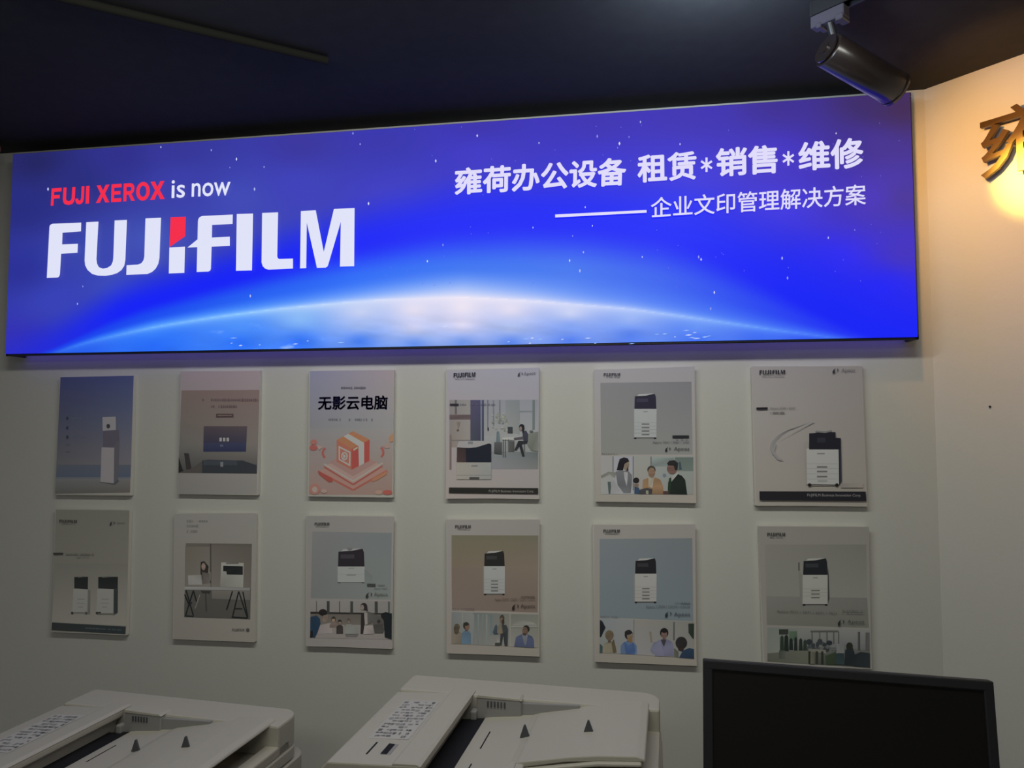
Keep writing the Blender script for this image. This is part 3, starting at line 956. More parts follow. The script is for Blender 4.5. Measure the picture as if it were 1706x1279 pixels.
# 5: three people
a = sheet(4, ((98, 86), (647, 66), (656, 812), (106, 804)), ((136, 134, 138), (134, 132, 136), (144, 138, 128), (140, 136, 126)))
a.part('product_photo')
a.quad(((132, 156), (630, 150), (636, 548), (136, 548)), ((112, 112, 116), (106, 106, 112), (120, 122, 120), (118, 120, 114)), 8)
a.machine(318, 438, 216, 298, 462, (142, 146, 146), (34, 32, 50))
a.part('people_photo')
a.zoom(980, 750, 8.979)
a.quad(((190, 88), (1570, 92), (1572, 660), (190, 655)), ((140, 138, 136), (126, 136, 132), (128, 132, 126), (140, 142, 140)))
a.rect(380, 92, 675, 655, (140, 142, 150), (146, 148, 150))
a.rect(680, 92, 940, 655, (134, 138, 132), (140, 136, 130))
a.rect(1300, 104, 1570, 310, (96, 110, 104))
a.rect(950, 110, 1290, 240, (122, 134, 132))
for x in (372, 672, 940):
    a.rect(x - 7, 92, x + 7, 320 if x != 672 else 600, (86, 88, 94))
a.poly([(190, 380), (300, 320), (420, 330), (400, 420), (320, 360), (200, 420)], (112, 114, 106))
a.poly([(290, 470), (335, 470), (345, 580), (380, 650), (305, 650)], (72, 86, 84))
a.poly([(390, 430), (470, 600), (520, 652), (330, 652), (350, 470)], (142, 144, 146))
a.poly([(410, 320), (470, 300), (600, 310), (655, 370), (650, 520), (635, 640), (530, 640), (440, 520)], (98, 100, 104))
a.poly([(530, 320), (590, 330), (590, 420), (575, 540), (545, 430)], (146, 146, 148))
a.poly([(470, 130), (530, 104), (590, 118), (615, 165), (545, 200), (520, 300), (425, 300), (445, 210)], (30, 26, 34))
a.poly([(545, 200), (610, 165), (612, 230), (595, 290), (565, 310), (535, 280)], (128, 112, 92))
a.poly([(590, 240), (604, 300), (570, 310)], (34, 28, 34))
a.oval(718, 450, 46, 44, (34, 30, 32))
a.poly([(684, 500), (756, 500), (750, 560), (690, 560)], (112, 96, 82))
a.poly([(690, 545), (760, 560), (780, 655), (690, 650)], (44, 66, 92))
a.poly([(820, 440), (900, 410), (1010, 405), (1080, 440), (1120, 540), (1130, 655), (830, 655), (810, 540)], (134, 104, 72))
a.oval(945, 290, 62, 60, (54, 54, 50))
a.oval(948, 330, 52, 74, (124, 98, 76))
a.poly([(900, 400), (960, 420), (985, 400), (960, 560), (900, 540)], (148, 142, 126))
a.poly([(760, 590), (880, 560), (960, 580), (955, 655), (770, 655)], (58, 58, 60))
a.rect(862, 600, 900, 655, (142, 138, 124))
a.poly([(1190, 655), (1195, 480), (1230, 410), (1330, 350), (1400, 380), (1450, 440), (1480, 660)], (28, 36, 32))
a.poly([(1190, 560), (1210, 420), (1245, 400), (1240, 560), (1215, 655), (1190, 655)], (34, 54, 38))
a.poly([(1240, 400), (1340, 320), (1345, 350), (1245, 470)], (160, 158, 150))
a.oval(1255, 270, 78, 88, (104, 78, 68))
a.poly([(1176, 200), (1210, 156), (1290, 146), (1345, 190), (1335, 290), (1300, 300), (1280, 230), (1200, 225)], (34, 34, 36))
a.poly([(1355, 170), (1380, 170), (1400, 280), (1360, 290)], (54, 70, 82))
a.oval(1140, 372, 26, 24, (96, 112, 132))
a.rect(1120, 610, 1200, 655, (74, 50, 48))
a.zoom(*Z7)
a.part('lettering')
a.part('wordmark')
a.logo(((150, 102), (240, 102), (240, 120), (150, 120)), (46, 46, 54))
a.part('lettering')
a.scribble(156, 238, 125, 7, (96, 96, 102), fill=.6)
a.rect(526, 443, 616, 458, (30, 32, 36))
a.scribble(540, 616, 466, 10, (92, 94, 94), fill=.5)
a.trect('Apeos 3561 / 3061 / 2561', 418, 474, 616, 490, (84, 86, 86))
a.swoosh(486, 506, 27, (34, 36, 38))
a.trect('Apeos', 534, 506, 618, 532, (62, 64, 64))
a.scribble(140, 230, 544, 7, (84, 84, 82), fill=.6)

# 6: single copier, black footer
a = sheet(5, ((958, 66), (1563, 66), (1592, 828), (986, 828)), ((136, 132, 132), (130, 126, 124), (138, 132, 122), (140, 136, 126)))
a.part('product_photo')
a.zoom(1250, 600, 5.115)
for k in range(7):
    pts = []
    for j in range(15):
        t = j / 14
        x = 520 - 360 * math.sin(t * 1.9) - 10 * k + 40 * t + (t > .75) * 120 * (t - .75)
        y = 525 + 330 * t ** 1.25 + k * 9 * (1 - t)
        pts.append((x + 30 * k * (t - .5), y))
    a.line(pts, 5, (132, 129, 128) if k % 2 else (128, 127, 128))
a.poly([(470, 560), (530, 522), (545, 528), (240, 690), (222, 700)], (127, 126, 127))
a.poly([(205, 700), (222, 720), (205, 780), (260, 858), (230, 845), (185, 790)], (125, 124, 126))
a.quad(((770, 1050), (960, 1045), (960, 1085), (770, 1085)), ((122, 118, 112), (136, 130, 122), (138, 132, 124), (126, 122, 116)))
a.poly([(750, 700), (772, 662), (780, 1030), (756, 1064)], (42, 44, 54))
a.poly([(460, 700), (498, 690), (490, 1060), (478, 1060)], (132, 128, 122))
a.poly([(480, 752), (752, 752), (756, 1058), (484, 1052)], (150, 152, 152))
a.poly([(502, 622), (726, 612), (728, 660), (768, 664), (766, 760), (502, 760)], (28, 29, 38))
a.poly([(550, 612), (560, 600), (640, 606), (690, 594), (700, 606), (640, 620)], (104, 104, 104))
a.rect(570, 660, 640, 700, (40, 42, 52))
for y in (880, 920, 965, 1010):
    a.rect(484, y, 752, y + 3, (128, 130, 130))
for y in (902, 940, 984):
    a.rect(568, y, 656, y + 14, (92, 94, 94))
a.rect(575, 1020, 655, 1036, (128, 130, 130))
a.rect(570, 790, 634, 800, (112, 112, 112))
a.rect(520, 1056, 730, 1066, (90, 88, 86))
for x in (506, 738):
    a.oval(x, 1062, 15, 14, (24, 24, 26))
a.part('wordmark')
a.logo(((78, 84), (297, 82), (297, 116), (78, 122)), (32, 32, 40))
a.part('lettering')
a.trect('Value from Innovation', 94, 126, 290, 142, (84, 84, 90))
a.poly([(52, 402), (148, 400), (148, 418), (52, 420)], (26, 28, 34))
a.trect('Apeos 5570 / 4570', 168, 398, 382, 422, (88, 86, 88))
a.scribble(172, 300, 446, 16, (82, 80, 80))
a.swoosh(702, 66, 46, (40, 40, 46))
a.text('Apeos', ((776, 70), (892, 66), (892, 104), (776, 108)), (88, 86, 90))
a.part('footer_bar')
a.poly([(78, 1116), (984, 1118), (990, 1198), (80, 1192)], (30, 30, 36))
a.trect('FUJIFILM Business Innovation Corp.', 486, 1136, 944, 1166, (128, 126, 124), 0, .006)

# 7: two small copiers
a = sheet(6, ((142, 36), (664, 42), (640, 926), (108, 908)), ((90, 89, 80), (88, 88, 80), (104, 101, 92), (100, 99, 90)))
a.part('product_photo')
a.quad(((140, 420), (654, 420), (644, 860), (112, 842)), ((92, 91, 83), (92, 91, 83), (116, 113, 102), (112, 110, 100)))
for x0, x1 in ((272, 370), (442, 582)):
    a.poly([(x0 - 6, 600), (x1 - 4, 604), (x1 - 10, 782), (x0 - 14, 774)], (118, 116, 108))
    a.quad(((x0, 516), (x1, 514), (x1 - 2, 604), (x0, 596)), ((26, 30, 30), (32, 34, 34)))
    a.poly([(x0 + 20, 512), (x0 + 70, 508), (x1 - 20, 514), (x0 + 30, 520)], (84, 84, 78))
    a.rect(x0 + 24, 670, x0 + 74, 676, (98, 96, 90))
    a.rect(x0 + 20, 700, x0 + 74, 705, (100, 98, 92))
    a.rect(x0 + 28, 726, x0 + 60, 732, (98, 96, 90))
a.poly([(552, 600), (582, 596), (580, 770), (550, 790)], (40, 46, 46))
a.poly([(372, 604), (386, 612), (384, 780), (366, 780)], (86, 85, 80))
for x in (258, 356, 434, 452):
    a.oval(x, 772, 10, 10, (40, 40, 38))
a.rect(262, 766, 364, 774, (80, 80, 74))
a.rect(438, 774, 560, 784, (76, 76, 70))
a.part('footer_bar')
a.quad(((114, 838), (638, 868), (634, 922), (110, 894)), ((36, 42, 42), (38, 44, 46), (36, 42, 44), (40, 44, 42)))
a.scribble(350, 610, 878, 10, (70, 78, 80), .058, .6)
a.part('lettering')
a.logo(((166, 108), (290, 110), (290, 132), (166, 130)), (44, 44, 40))
a.scribble(180, 280, 138, 6, (72, 72, 66))
a.swoosh(524, 118, 32, (42, 42, 40))
a.trect('Apeos', 574, 122, 632, 140, (76, 76, 70))
a.rect(122, 344, 192, 357, (42, 42, 40))
a.scribble(204, 412, 354, 12, (78, 77, 70))
a.scribble(290, 380, 374, 8, (82, 81, 74))

# 8: woman at the trestle desk
a = sheet(7, ((986, 66), (1566, 62), (1552, 972), (978, 956)), ((114, 112, 106), (112, 110, 105), (120, 116, 107), (116, 112, 103)))
a.part('office_photo')
a.quad(((1064, 276), (1534, 280), (1522, 818), (1052, 802)), ((84, 80, 72), (76, 74, 66), (70, 68, 62), (66, 66, 62)))
a.quad(((1060, 300), (1240, 300), (1240, 600), (1056, 600)), ((92, 86, 76), (96, 90, 82), (104, 102, 94), (98, 96, 88)))
a.quad(((1246, 290), (1530, 300), (1526, 600), (1246, 600)), ((86, 82, 74), (80, 76, 68), (90, 86, 78), (102, 98, 90)))
a.rect(1236, 280, 1246, 480, (62, 60, 54))
a.poly([(1170, 410), (1195, 402), (1226, 440), (1222, 490), (1245, 560), (1185, 560), (1168, 490)], (42, 38, 36))
a.oval(1190, 442, 15, 26, (116, 100, 88))
a.poly([(1180, 480), (1232, 490), (1238, 560), (1182, 565)], (90, 84, 78))
a.poly([(1080, 504), (1175, 500), (1180, 570), (1082, 572)], (124, 122, 116))
a.poly([(1316, 412), (1476, 416), (1472, 590), (1308, 586)], (128, 126, 116))
a.poly([(1330, 436), (1470, 440), (1470, 500), (1356, 498), (1352, 476), (1330, 474)], (30, 34, 34))
a.rect(1350, 414, 1440, 424, (80, 80, 76))
a.poly([(1056, 586), (1520, 592), (1520, 612), (1056, 606)], (134, 130, 122))
a.quad(((1250, 612), (1522, 614), (1520, 680), (1250, 670)), ((96, 92, 86), (88, 86, 80)))
lg = (26, 30, 30)
for pts in ([(1066, 610), (1118, 790)], [(1118, 612), (1062, 790)], [(1118, 612), (1140, 690)], [(1056, 640), (1090, 720)], [(1060, 792), (1120, 796)],
            [(1440, 618), (1396, 800)], [(1440, 618), (1502, 806)], [(1396, 616), (1354, 750)], [(1470, 620), (1504, 800)], [(1412, 740), (1466, 742)], [(1390, 800), (1504, 808)], [(1085, 700), (1110, 700)]):
    a.line(pts, 9, lg)
a.poly([(1170, 612), (1240, 614), (1235, 632), (1180, 630)], (48, 46, 42))
a.line([(1205, 630), (1210, 760)], 7, (56, 54, 50))
a.line([(1165, 640), (1130, 740)], 7, (110, 104, 96))
a.part('lettering')
for k, (y, x1) in enumerate(((118, 1226), (152, 1165), (190, 1152))):
    a.scribble(1072, x1, y, 20, (94, 92, 87), fill=.55)
a.part('wordmark')
a.logo(((1394, 882), (1480, 882), (1480, 900), (1394, 900)), (76, 74, 68))
a.part('lettering')
a.oval(1504, 892, 13, 13, (66, 64, 60))

# 9: squat copier, meeting
a = sheet(8, ((116, 70), (654, 74), (640, 888), (112, 876)), ((118, 116, 112), (120, 117, 113), (130, 124, 120), (126, 122, 117)))
a.part('product_photo')
a.quad(((150, 168), (640, 176), (636, 588), (140, 580)), ((108, 108, 108), (98, 106, 108), (110, 116, 112), (104, 108, 106)), 8)
a.machine(308, 472, 274, 384, 486, (132, 136, 133), (38, 34, 40), drawers=1)
a.poly([(360, 272), (384, 266), (400, 278), (378, 290)], (96, 96, 96))
a.quad(((472, 400), (520, 440), (520, 490), (472, 486)), ((98, 104, 104), (106, 112, 110)))
a.part('people_photo')
a.zoom(505, 990, 10.66)
a.quad(((130, 106), (1570, 120), (1570, 790), (120, 770)), ((126, 122, 118), (118, 116, 112), (116, 112, 106), (112, 108, 104)))
a.quad(((130, 330), (1570, 340), (1570, 560), (125, 560)), ((92, 86, 78), (84, 80, 74), (96, 92, 84), (104, 96, 90)))
a.quad(((250, 540), (1400, 540), (1560, 800), (180, 770)), ((126, 118, 114), (124, 122, 114), (124, 118, 112), (128, 120, 116)))
a.poly([(130, 305), (1575, 335), (1575, 358), (130, 345)], (44, 42, 40))
for x, w, y1 in ((238, 12, 310), (445, 48, 340), (648, 14, 320), (862, 50, 345), (1298, 54, 345), (1524, 22, 340)):
    a.rect(x - w / 2, 112 + x * .01, x + w / 2, y1, (56, 58, 54))
a.poly([(130, 400), (240, 370), (300, 430), (310, 520), (250, 690), (210, 770), (125, 760)], (32, 54, 74))
a.oval(352, 320, 76, 60, (36, 32, 32))
a.poly([(360, 370), (430, 360), (440, 450), (390, 500), (340, 460)], (120, 104, 90))
a.poly([(130, 650), (170, 640), (180, 740), (150, 770), (120, 768)], (30, 32, 34))
a.poly([(310, 540), (500, 500), (520, 690), (260, 705)], (134, 126, 122))
a.person(540, 440, 42, 70, 590, (54, 48, 42), (140, 116, 92), (110, 96, 88))
a.person(650, 490, 38, 60, 700, (46, 42, 38), (120, 104, 90), (56, 52, 50))
a.person(810, 470, 40, 80, 560, (84, 76, 68), (112, 102, 92), (118, 116, 108))
a.poly([(760, 545), (960, 545), (985, 700), (740, 700)], (130, 132, 126))
a.quad(((750, 700), (980, 700), (960, 750), (760, 750)), ((84, 84, 80), (104, 102, 98)))
a.poly([(1140, 300), (1240, 330), (1400, 420), (1440, 620), (1420, 690), (1270, 690), (1230, 480), (1150, 540), (1080, 540), (1090, 330)], (82, 80, 76))
a.poly([(1080, 330), (1140, 320), (1145, 530), (1100, 540)], (130, 124, 118))
a.poly([(1030, 330), (1085, 330), (1090, 540), (1060, 700), (1020, 700)], (44, 40, 40))
a.oval(1078, 215, 62, 66, (44, 40, 40))
a.oval(1048, 235, 34, 52, (124, 112, 102))
a.poly([(1100, 180), (1140, 220), (1150, 300), (1100, 280)], (42, 38, 38))
a.poly([(1085, 560), (1235, 556), (1258, 700), (1080, 705)], (136, 128, 124))
a.poly([(1250, 540), (1420, 520), (1430, 670), (1270, 690)], (66, 64, 60))
a.oval(1345, 480, 30, 34, (50, 48, 46))
a.poly([(1390, 340), (1470, 310), (1575, 350), (1572, 800), (1450, 760), (1430, 460), (1380, 390)], (28, 34, 36))
a.zoom(*Z9)
a.part('lettering')
a.part('wordmark')
a.logo(((164, 112), (254, 112), (254, 130), (164, 130)), (52, 50, 50))
a.part('lettering')
a.scribble(172, 250, 136, 6, (92, 90, 88))
a.rect(488, 490, 540, 506, (54, 58, 56))
a.scribble(552, 596, 498, 9, (94, 98, 94))
a.trect('Apeos 2560', 530, 512, 612, 526, (82, 86, 84))
a.swoosh(480, 542, 36, (42, 46, 44))
a.trect('Apeos', 530, 544, 614, 572, (72, 78, 74))

# 10: tan ground
a = sheet(9, ((982, 94), (1554, 94), (1548, 938), (982, 920)), ((130, 126, 122), (124, 120, 116), (138, 133, 122), (140, 133, 124)))
a.part('product_photo')
a.quad(((1010, 190), (1546, 192), (1546, 390), (1010, 390)), ((102, 98, 78), (98, 95, 77), (114, 102, 88), (112, 100, 84)), 8)
a.quad(((1010, 390), (1546, 390), (1542, 668), (1012, 650)), ((112, 98, 86), (114, 102, 88), (110, 96, 86), (116, 102, 94)), 8)
a.machine(1212, 1338, 288, 382, 560, (140, 142, 140), (34, 34, 34))
a.part('people_photo')
a.zoom(740, 1010, 10.035)
a.quad(((125, 92), (480, 100), (480, 640), (120, 625)), ((110, 116, 118), (124, 126, 122), (122, 126, 126), (116, 114, 106)))
a.quad(((480, 105), (1100, 120), (1100, 665), (480, 640)), ((100, 108, 106), (112, 112, 104), (128, 126, 120), (120, 122, 118)))
a.quad(((1110, 125), (1575, 135), (1575, 690), (1110, 670)), ((104, 108, 98), (112, 114, 104), (128, 126, 116), (134, 132, 126)))
a.rect(300, 100, 330, 300, (126, 128, 120))
for x in (480, 560, 640, 700):
    a.rect(x, 130, x + 22, 630, (118, 126, 124))
a.rect(770, 140, 806, 480, (96, 112, 118))
a.rect(1090, 120, 1112, 665, (134, 134, 124))
a.person(215, 350, 52, 80, 625, (96, 82, 60), (116, 100, 80), (116, 106, 92))
a.oval(205, 380, 45, 90, (82, 72, 56))
a.person(370, 330, 58, 78, 625, (48, 46, 38), (110, 86, 70), (86, 112, 132), 1)
a.poly([(850, 320), (880, 300), (900, 470), (830, 470), (810, 430)], (60, 74, 84))
a.poly([(930, 300), (1040, 310), (1070, 380), (1060, 660), (1010, 660), (990, 480), (960, 650), (930, 650), (940, 460), (880, 450)], (56, 60, 62))
a.poly([(890, 330), (960, 290), (980, 440), (930, 470), (885, 440)], (124, 112, 92))
a.oval(968, 200, 40, 62, (64, 60, 50))
a.oval(960, 235, 30, 52, (108, 86, 72))
a.oval(985, 260, 22, 50, (58, 50, 44))
a.rect(850, 610, 930, 655, (62, 64, 60))
a.rect(880, 520, 930, 600, (136, 136, 128))
a.oval(1340, 350, 220, 110, (132, 132, 124), 20, 180, 360)
a.poly([(1170, 670), (1200, 510), (1300, 460), (1390, 460), (1470, 500), (1500, 560), (1505, 690)], (72, 82, 108))
a.poly([(1300, 470), (1400, 470), (1370, 640), (1340, 640)], (110, 114, 122))
a.oval(1372, 375, 56, 62, (46, 42, 38))
a.oval(1352, 410, 46, 66, (106, 84, 70))
a.poly([(1310, 440), (1380, 450), (1360, 490), (1320, 480)], (70, 56, 48))
a.zoom(*Z9)
a.part('lettering')
a.part('wordmark')
a.logo(((1032, 128), (1128, 128), (1128, 148), (1032, 148)), (48, 46, 46))
a.part('lettering')
a.scribble(1042, 1124, 153, 6, (96, 92, 88))
a.scribble(1440, 1524, 570, 8, (82, 72, 64))
a.trect('Apeos C5570 / C4570 / C3570 / C3070', 1276, 580, 1524, 598, (78, 68, 60))
a.swoosh(1384, 614, 38, (44, 36, 32))
a.trect('Apeos', 1436, 616, 1526, 646, (58, 50, 44))
a.scribble(1014, 1150, 646, 6, (84, 74, 66))

# 11: light blue ground
a = sheet(10, ((98, 80), (650, 76), (658, 848), (100, 828)), ((130, 127, 122), (128, 124, 120), (142, 136, 124), (138, 134, 124)))
a.part('product_photo')
a.quad(((128, 156), (634, 152), (640, 606), (128, 584)), ((104, 112, 116), (98, 106, 110), (104, 116, 122), (104, 116, 122)), 8)
a.machine(322, 438, 262, 346, 506, (144, 144, 140), (30, 30, 34))
a.part('people_photo')
a.zoom(990, 1020, 9.478)
a.quad(((85, 85), (635, 110), (635, 660), (85, 640)), ((120, 128, 130), (130, 132, 132), (132, 134, 136), (126, 128, 122)))
a.quad(((635, 110), (1575, 145), (1575, 725), (635, 665)), ((130, 128, 120), (120, 120, 114), (128, 128, 122), (136, 136, 138)))
a.rect(618, 110, 634, 480, (112, 114, 110))
a.rect(1246, 150, 1272, 440, (88, 92, 92))
a.poly([(88, 115), (130, 140), (180, 240), (140, 320), (110, 390), (88, 390)], (32, 34, 40))
a.poly([(88, 490), (160, 560), (180, 640), (85, 640)], (54, 74, 76))
a.person(240, 370, 74, 110, 640, (96, 84, 62), (96, 80, 66), (124, 118, 98))
a.poly([(270, 480), (310, 420), (355, 630), (300, 640)], (86, 76, 54))
a.person(545, 360, 72, 130, 655, (42, 40, 40), (122, 110, 96), (88, 112, 150), 1)
a.poly([(470, 460), (540, 520), (620, 480), (650, 600), (640, 662), (500, 655)], (66, 94, 142))
a.poly([(545, 380), (600, 370), (605, 470), (570, 480), (520, 430)], (124, 98, 62))
a.person(1105, 330, 72, 150, 690, (34, 30, 34), (112, 88, 82), (106, 108, 132), 0)
a.poly([(880, 600), (940, 470), (1050, 450), (1080, 600), (1100, 690), (980, 680)], (112, 114, 138))
a.poly([(1050, 430), (1140, 430), (1100, 540)], (60, 56, 66))
a.poly([(870, 300), (905, 310), (920, 470), (890, 470)], (120, 112, 98))
a.oval(1375, 480, 92, 98, (46, 42, 44))
a.poly([(1320, 560), (1420, 560), (1400, 620), (1330, 600)], (54, 44, 44))
a.poly([(1400, 600), (1500, 560), (1575, 580), (1575, 730), (1340, 712)], (40, 58, 82))
a.poly([(1486, 175), (1575, 175), (1572, 420), (1545, 400), (1490, 320)], (40, 52, 44))
a.poly([(1260, 560), (1330, 620), (1330, 710), (1260, 690)], (90, 92, 84))
a.zoom(*Z10)
a.part('lettering')
a.part('wordmark')
a.logo(((148, 104), (238, 104), (238, 122), (148, 122)), (46, 46, 48))
a.part('lettering')
a.scribble(156, 236, 127, 6, (94, 92, 90))
a.scribble(540, 622, 506, 8, (80, 88, 94))
a.trect('Apeos C7070 / C6570 / C5570', 380, 518, 620, 536, (78, 86, 92))
a.swoosh(486, 552, 32, (38, 46, 54))
a.trect('Apeos', 534, 556, 622, 584, (58, 66, 74))
a.scribble(132, 225, 580, 6, (88, 94, 96))

# 12: open office
a = sheet(11, ((992, 86), (1600, 90), (1614, 868), (1030, 842)), ((116, 114, 108), (114, 113, 106), (126, 125, 118), (126, 124, 116)))
a.part('product_photo')
a.quad(((1030, 186), (1585, 186), (1590, 480), (1038, 470)), ((112, 111, 104), (104, 104, 96), (118, 118, 110), (116, 116, 108)), 8)
a.quad(((1038, 468), (1590, 478), (1600, 642), (1042, 626)), ((108, 108, 102), (102, 102, 96), (98, 100, 92), (102, 103, 95)), 8)
a.rect(1215, 284, 1220, 330, (34, 36, 36))
a.poly([(1216, 330), (1234, 352), (1232, 510), (1224, 500)], (106, 106, 98))
a.machine(1240, 1374, 262, 352, 520, (138, 139, 132), (28, 31, 34), drawers=3)
a.poly([(1374, 300), (1380, 350), (1384, 480), (1376, 510)], (48, 50, 48))
a.part('office_photo')
a.zoom(1270, 1030, 8.979)
a.quad(((76, 130), (1600, 180), (1612, 735), (76, 640)), ((110, 116, 110), (118, 120, 114), (50, 56, 56), (80, 84, 74)))
a.quad(((520, 150), (1600, 190), (1605, 470), (540, 400)), ((118, 120, 114), (120, 120, 118), (100, 104, 104), (104, 108, 108)))
a.quad(((76, 140), (250, 150), (262, 520), (76, 520)), ((108, 114, 106), (110, 116, 108), (118, 124, 114), (112, 118, 110)))
a.quad(((76, 522), (690, 470), (690, 680), (76, 640)), ((84, 86, 76), (96, 98, 86), (92, 94, 82), (80, 84, 72)))
a.rect(250, 160, 390, 240, (48, 54, 46))
a.rect(400, 190, 520, 330, (72, 92, 74))
for x, y0, y1, w in ((295, 250, 520, 60), (360, 240, 490, 70), (430, 290, 470, 60), (500, 270, 480, 50), (575, 290, 480, 56), (640, 310, 480, 60)):
    a.poly([(x - w * .4, y0 + 30), (x, y0), (x + w * .4, y0 + 30), (x + w * .5, y1), (x - w * .5, y1)], random.choice([(34, 42, 38), (42, 54, 46), (30, 38, 38)]))
a.rect(250, 480, 340, 600, (74, 80, 72))
for x in (735, 850, 960, 1060, 1135):
    a.rect(x, 200, x + 16, 380, (76, 78, 74))
a.rect(720, 180, 1140, 206, (84, 84, 78))
a.rect(1430, 200, 1462, 480, (70, 72, 70))
a.rect(1545, 210, 1605, 480, (84, 82, 82))
for k in range(16):
    x, y = random.uniform(690, 1110), random.uniform(340, 480)
    a.oval(x, y, random.uniform(24, 50), random.uniform(24, 50), random.choice([(54, 60, 62), (66, 72, 74), (44, 50, 54), (88, 92, 90)]), 10)
a.poly([(690, 450), (950, 470), (960, 530), (690, 490)], (112, 112, 102))
for x in (690, 800, 880):
    a.rect(x, 490, x + 34, 680, (46, 48, 38))
a.rect(720, 500, 790, 680, (92, 92, 80))
a.poly([(940, 560), (1100, 500), (1110, 690), (960, 690)], (52, 64, 46))
a.poly([(1100, 530), (1220, 520), (1230, 690), (1100, 680)], (46, 62, 66))
a.rect(1110, 380, 1230, 520, (116, 120, 118))
a.poly([(1240, 480), (1290, 420), (1350, 430), (1380, 520), (1370, 700), (1230, 690)], (36, 44, 48))
a.oval(1305, 415, 50, 58, (38, 40, 34))
a.poly([(1380, 540), (1470, 500), (1610, 520), (1612, 735), (1370, 710)], (38, 44, 48))
a.zoom(*Z10)
a.part('lettering')
a.part('wordmark')
a.logo(((1044, 122), (1142, 122), (1142, 140), (1044, 140)), (44, 44, 42))
a.part('lettering')
a.scribble(1056, 1136, 146, 6, (86, 86, 80))
a.trect('Apeos 4571 / 5571 / 6571 / 7571', 1096, 544, 1424, 560, (74, 75, 70), 0, .04)
a.scribble(1450, 1574, 548, 7, (80, 80, 74))
a.scribble(1450, 1574, 560, 7, (80, 80, 74))
a.swoosh(1430, 596, 34, (36, 38, 38))
a.trect('Apeos', 1482, 598, 1574, 624, (58, 60, 56))
for a in ART:
    a.done(M['ink'])

# ------------------------------------------------------------------ raised letter on the diagonal wall
DD = Vector((0.7071, -0.7071, 0))
v, f = text_mesh('雍', 0.0, 0.035)
v, f = embolden(v, f, 0.005)
lo, hi = v.min(0), v.max(0)
S0, S1, LZ0, LZ1 = 0.150, 0.330, 2.358, 2.536
letter = thing('raised_letter', Vector((0.861, 0, LZ0)) + DD * S0, 'thick gold-brown raised Chinese character cut off at the right frame edge, on the warm wall', 'letter')
me = bpy.data.meshes.new('letter_face')
pts = []
for p in v:
    s_ = (p[0] - lo[0]) / (hi[0] - lo[0]) * (S1 - S0)
    z_ = (p[1] - lo[1]) / (hi[1] - lo[1]) * (LZ1 - LZ0)
    d_ = 0.022 + p[2] * 0.17
    pts.append(tuple(DD * s_ + DN * d_ + Vector((0, 0, z_))))
me.from_pydata(pts, [], f)
link('letter_face', me, M['gold'], letter)
for (s_, z_) in ((0.03, 0.140), (0.025, 0.06), (0.115, 0.150), (0.105, 0.05)):
    bm = bmesh.new()
    p = DD * s_ + Vector((0, 0, z_))
    lathe(bm, p + DN * 0.0, p + DN, [(0.0, 0.003), (0.02, 0.003)], 10)
    from_bm('standoff_pin', bm, M['black_metal'], letter)

# ------------------------------------------------------------------ ceiling spotlight
B, F_ = Vector((0.456, -0.530, 2.550)), Vector((0.625, -0.447, 2.484))
ax = (F_ - B).normalized()
Ln = (F_ - B).length
lamp = thing('ceiling_spotlight', (0.462, -0.527, H), 'dark cylindrical spotlight aimed down at the warm right wall', 'spotlight')
bpy.context.view_layer.update()
Ti = lamp.matrix_world.inverted()


def at_lamp(bm):
    bm.transform(Ti)
    return bm


R_ = 0.0385
bm = bmesh.new()
lathe(bm, B, F_, [(0, R_ - .002), (.0015, R_), (Ln - .002, R_), (Ln, R_ - .0015), (Ln, R_ - .004), (Ln - .03, R_ - .006)], 48)
o = from_bm('barrel', at_lamp(bm), M['lamp_metal'], lamp, True)
bm = bmesh.new()
lathe(bm, B, F_, [(Ln - .0285, .028), (Ln - .026, .028)], 32)
mg = bpy.data.materials.new('lamp_lens')
mg.use_nodes = True
pb = mg.node_tree.nodes['Principled BSDF']
pb.inputs['Base Color'].default_value = (0.8, 0.7, 0.5, 1)
pb.inputs['Emission Color'].default_value = (1, 0.72, 0.38, 1)
pb.inputs['Emission Strength'].default_value = 6
from_bm('lens', at_lamp(bm), mg, lamp)
bm = bmesh.new()
lathe(bm, F_ - ax * .003, F_ + ax, [(0, R_ + .001), (.007, R_ + .001), (.007, R_ - .003), (0, R_ - .003), (0, R_ + .001)], 48, False)
from_bm('rim', at_lamp(bm), M['lamp_metal'], lamp, True)
for k in range(1):
    bm = bmesh.new()
    lathe(bm, B - ax * (.008 + .009 * k), B, [(0, R_ - .006), (.004, R_ - .006)], 32)
    from_bm('cooling_fin', at_lamp(bm), M['lamp_metal'], lamp)
bm = bmesh.new()
lathe(bm, B - ax * .03, B, [(.018, .012), (.031, .012)], 20)
from_bm('rear_core', at_lamp(bm), M['lamp_metal'], lamp)
# stem and knuckle from the track adapter to the barrel
mid_ = B + ax * .03
bm = bmesh.new()
top_ = Vector((0.462, -0.527, 2.615))
lathe(bm, mid_, top_, [(0.02, .009), ((top_ - mid_).length, .009)], 18)
from_bm('stem', at_lamp(bm), M['black_metal'], lamp)
td = Vector((0.0545, -0.0475, 0)).normalized()
tn = Vector((-td.y, td.x, 0))


def slab(name, c, l, w, z0, z1, mat, bev=.002):
    bm = bmesh.new()
    add_box(bm, -l / 2, l / 2, -w / 2, w / 2, z0, z1, bev, 1)
    bm.transform(Matrix(((td.x, tn.x, 0, c[0]), (td.y, tn.y, 0, c[1]), (0, 0, 1, 0), (0, 0, 0, 1))))
    return from_bm(name, at_lamp(bm), mat, lamp)


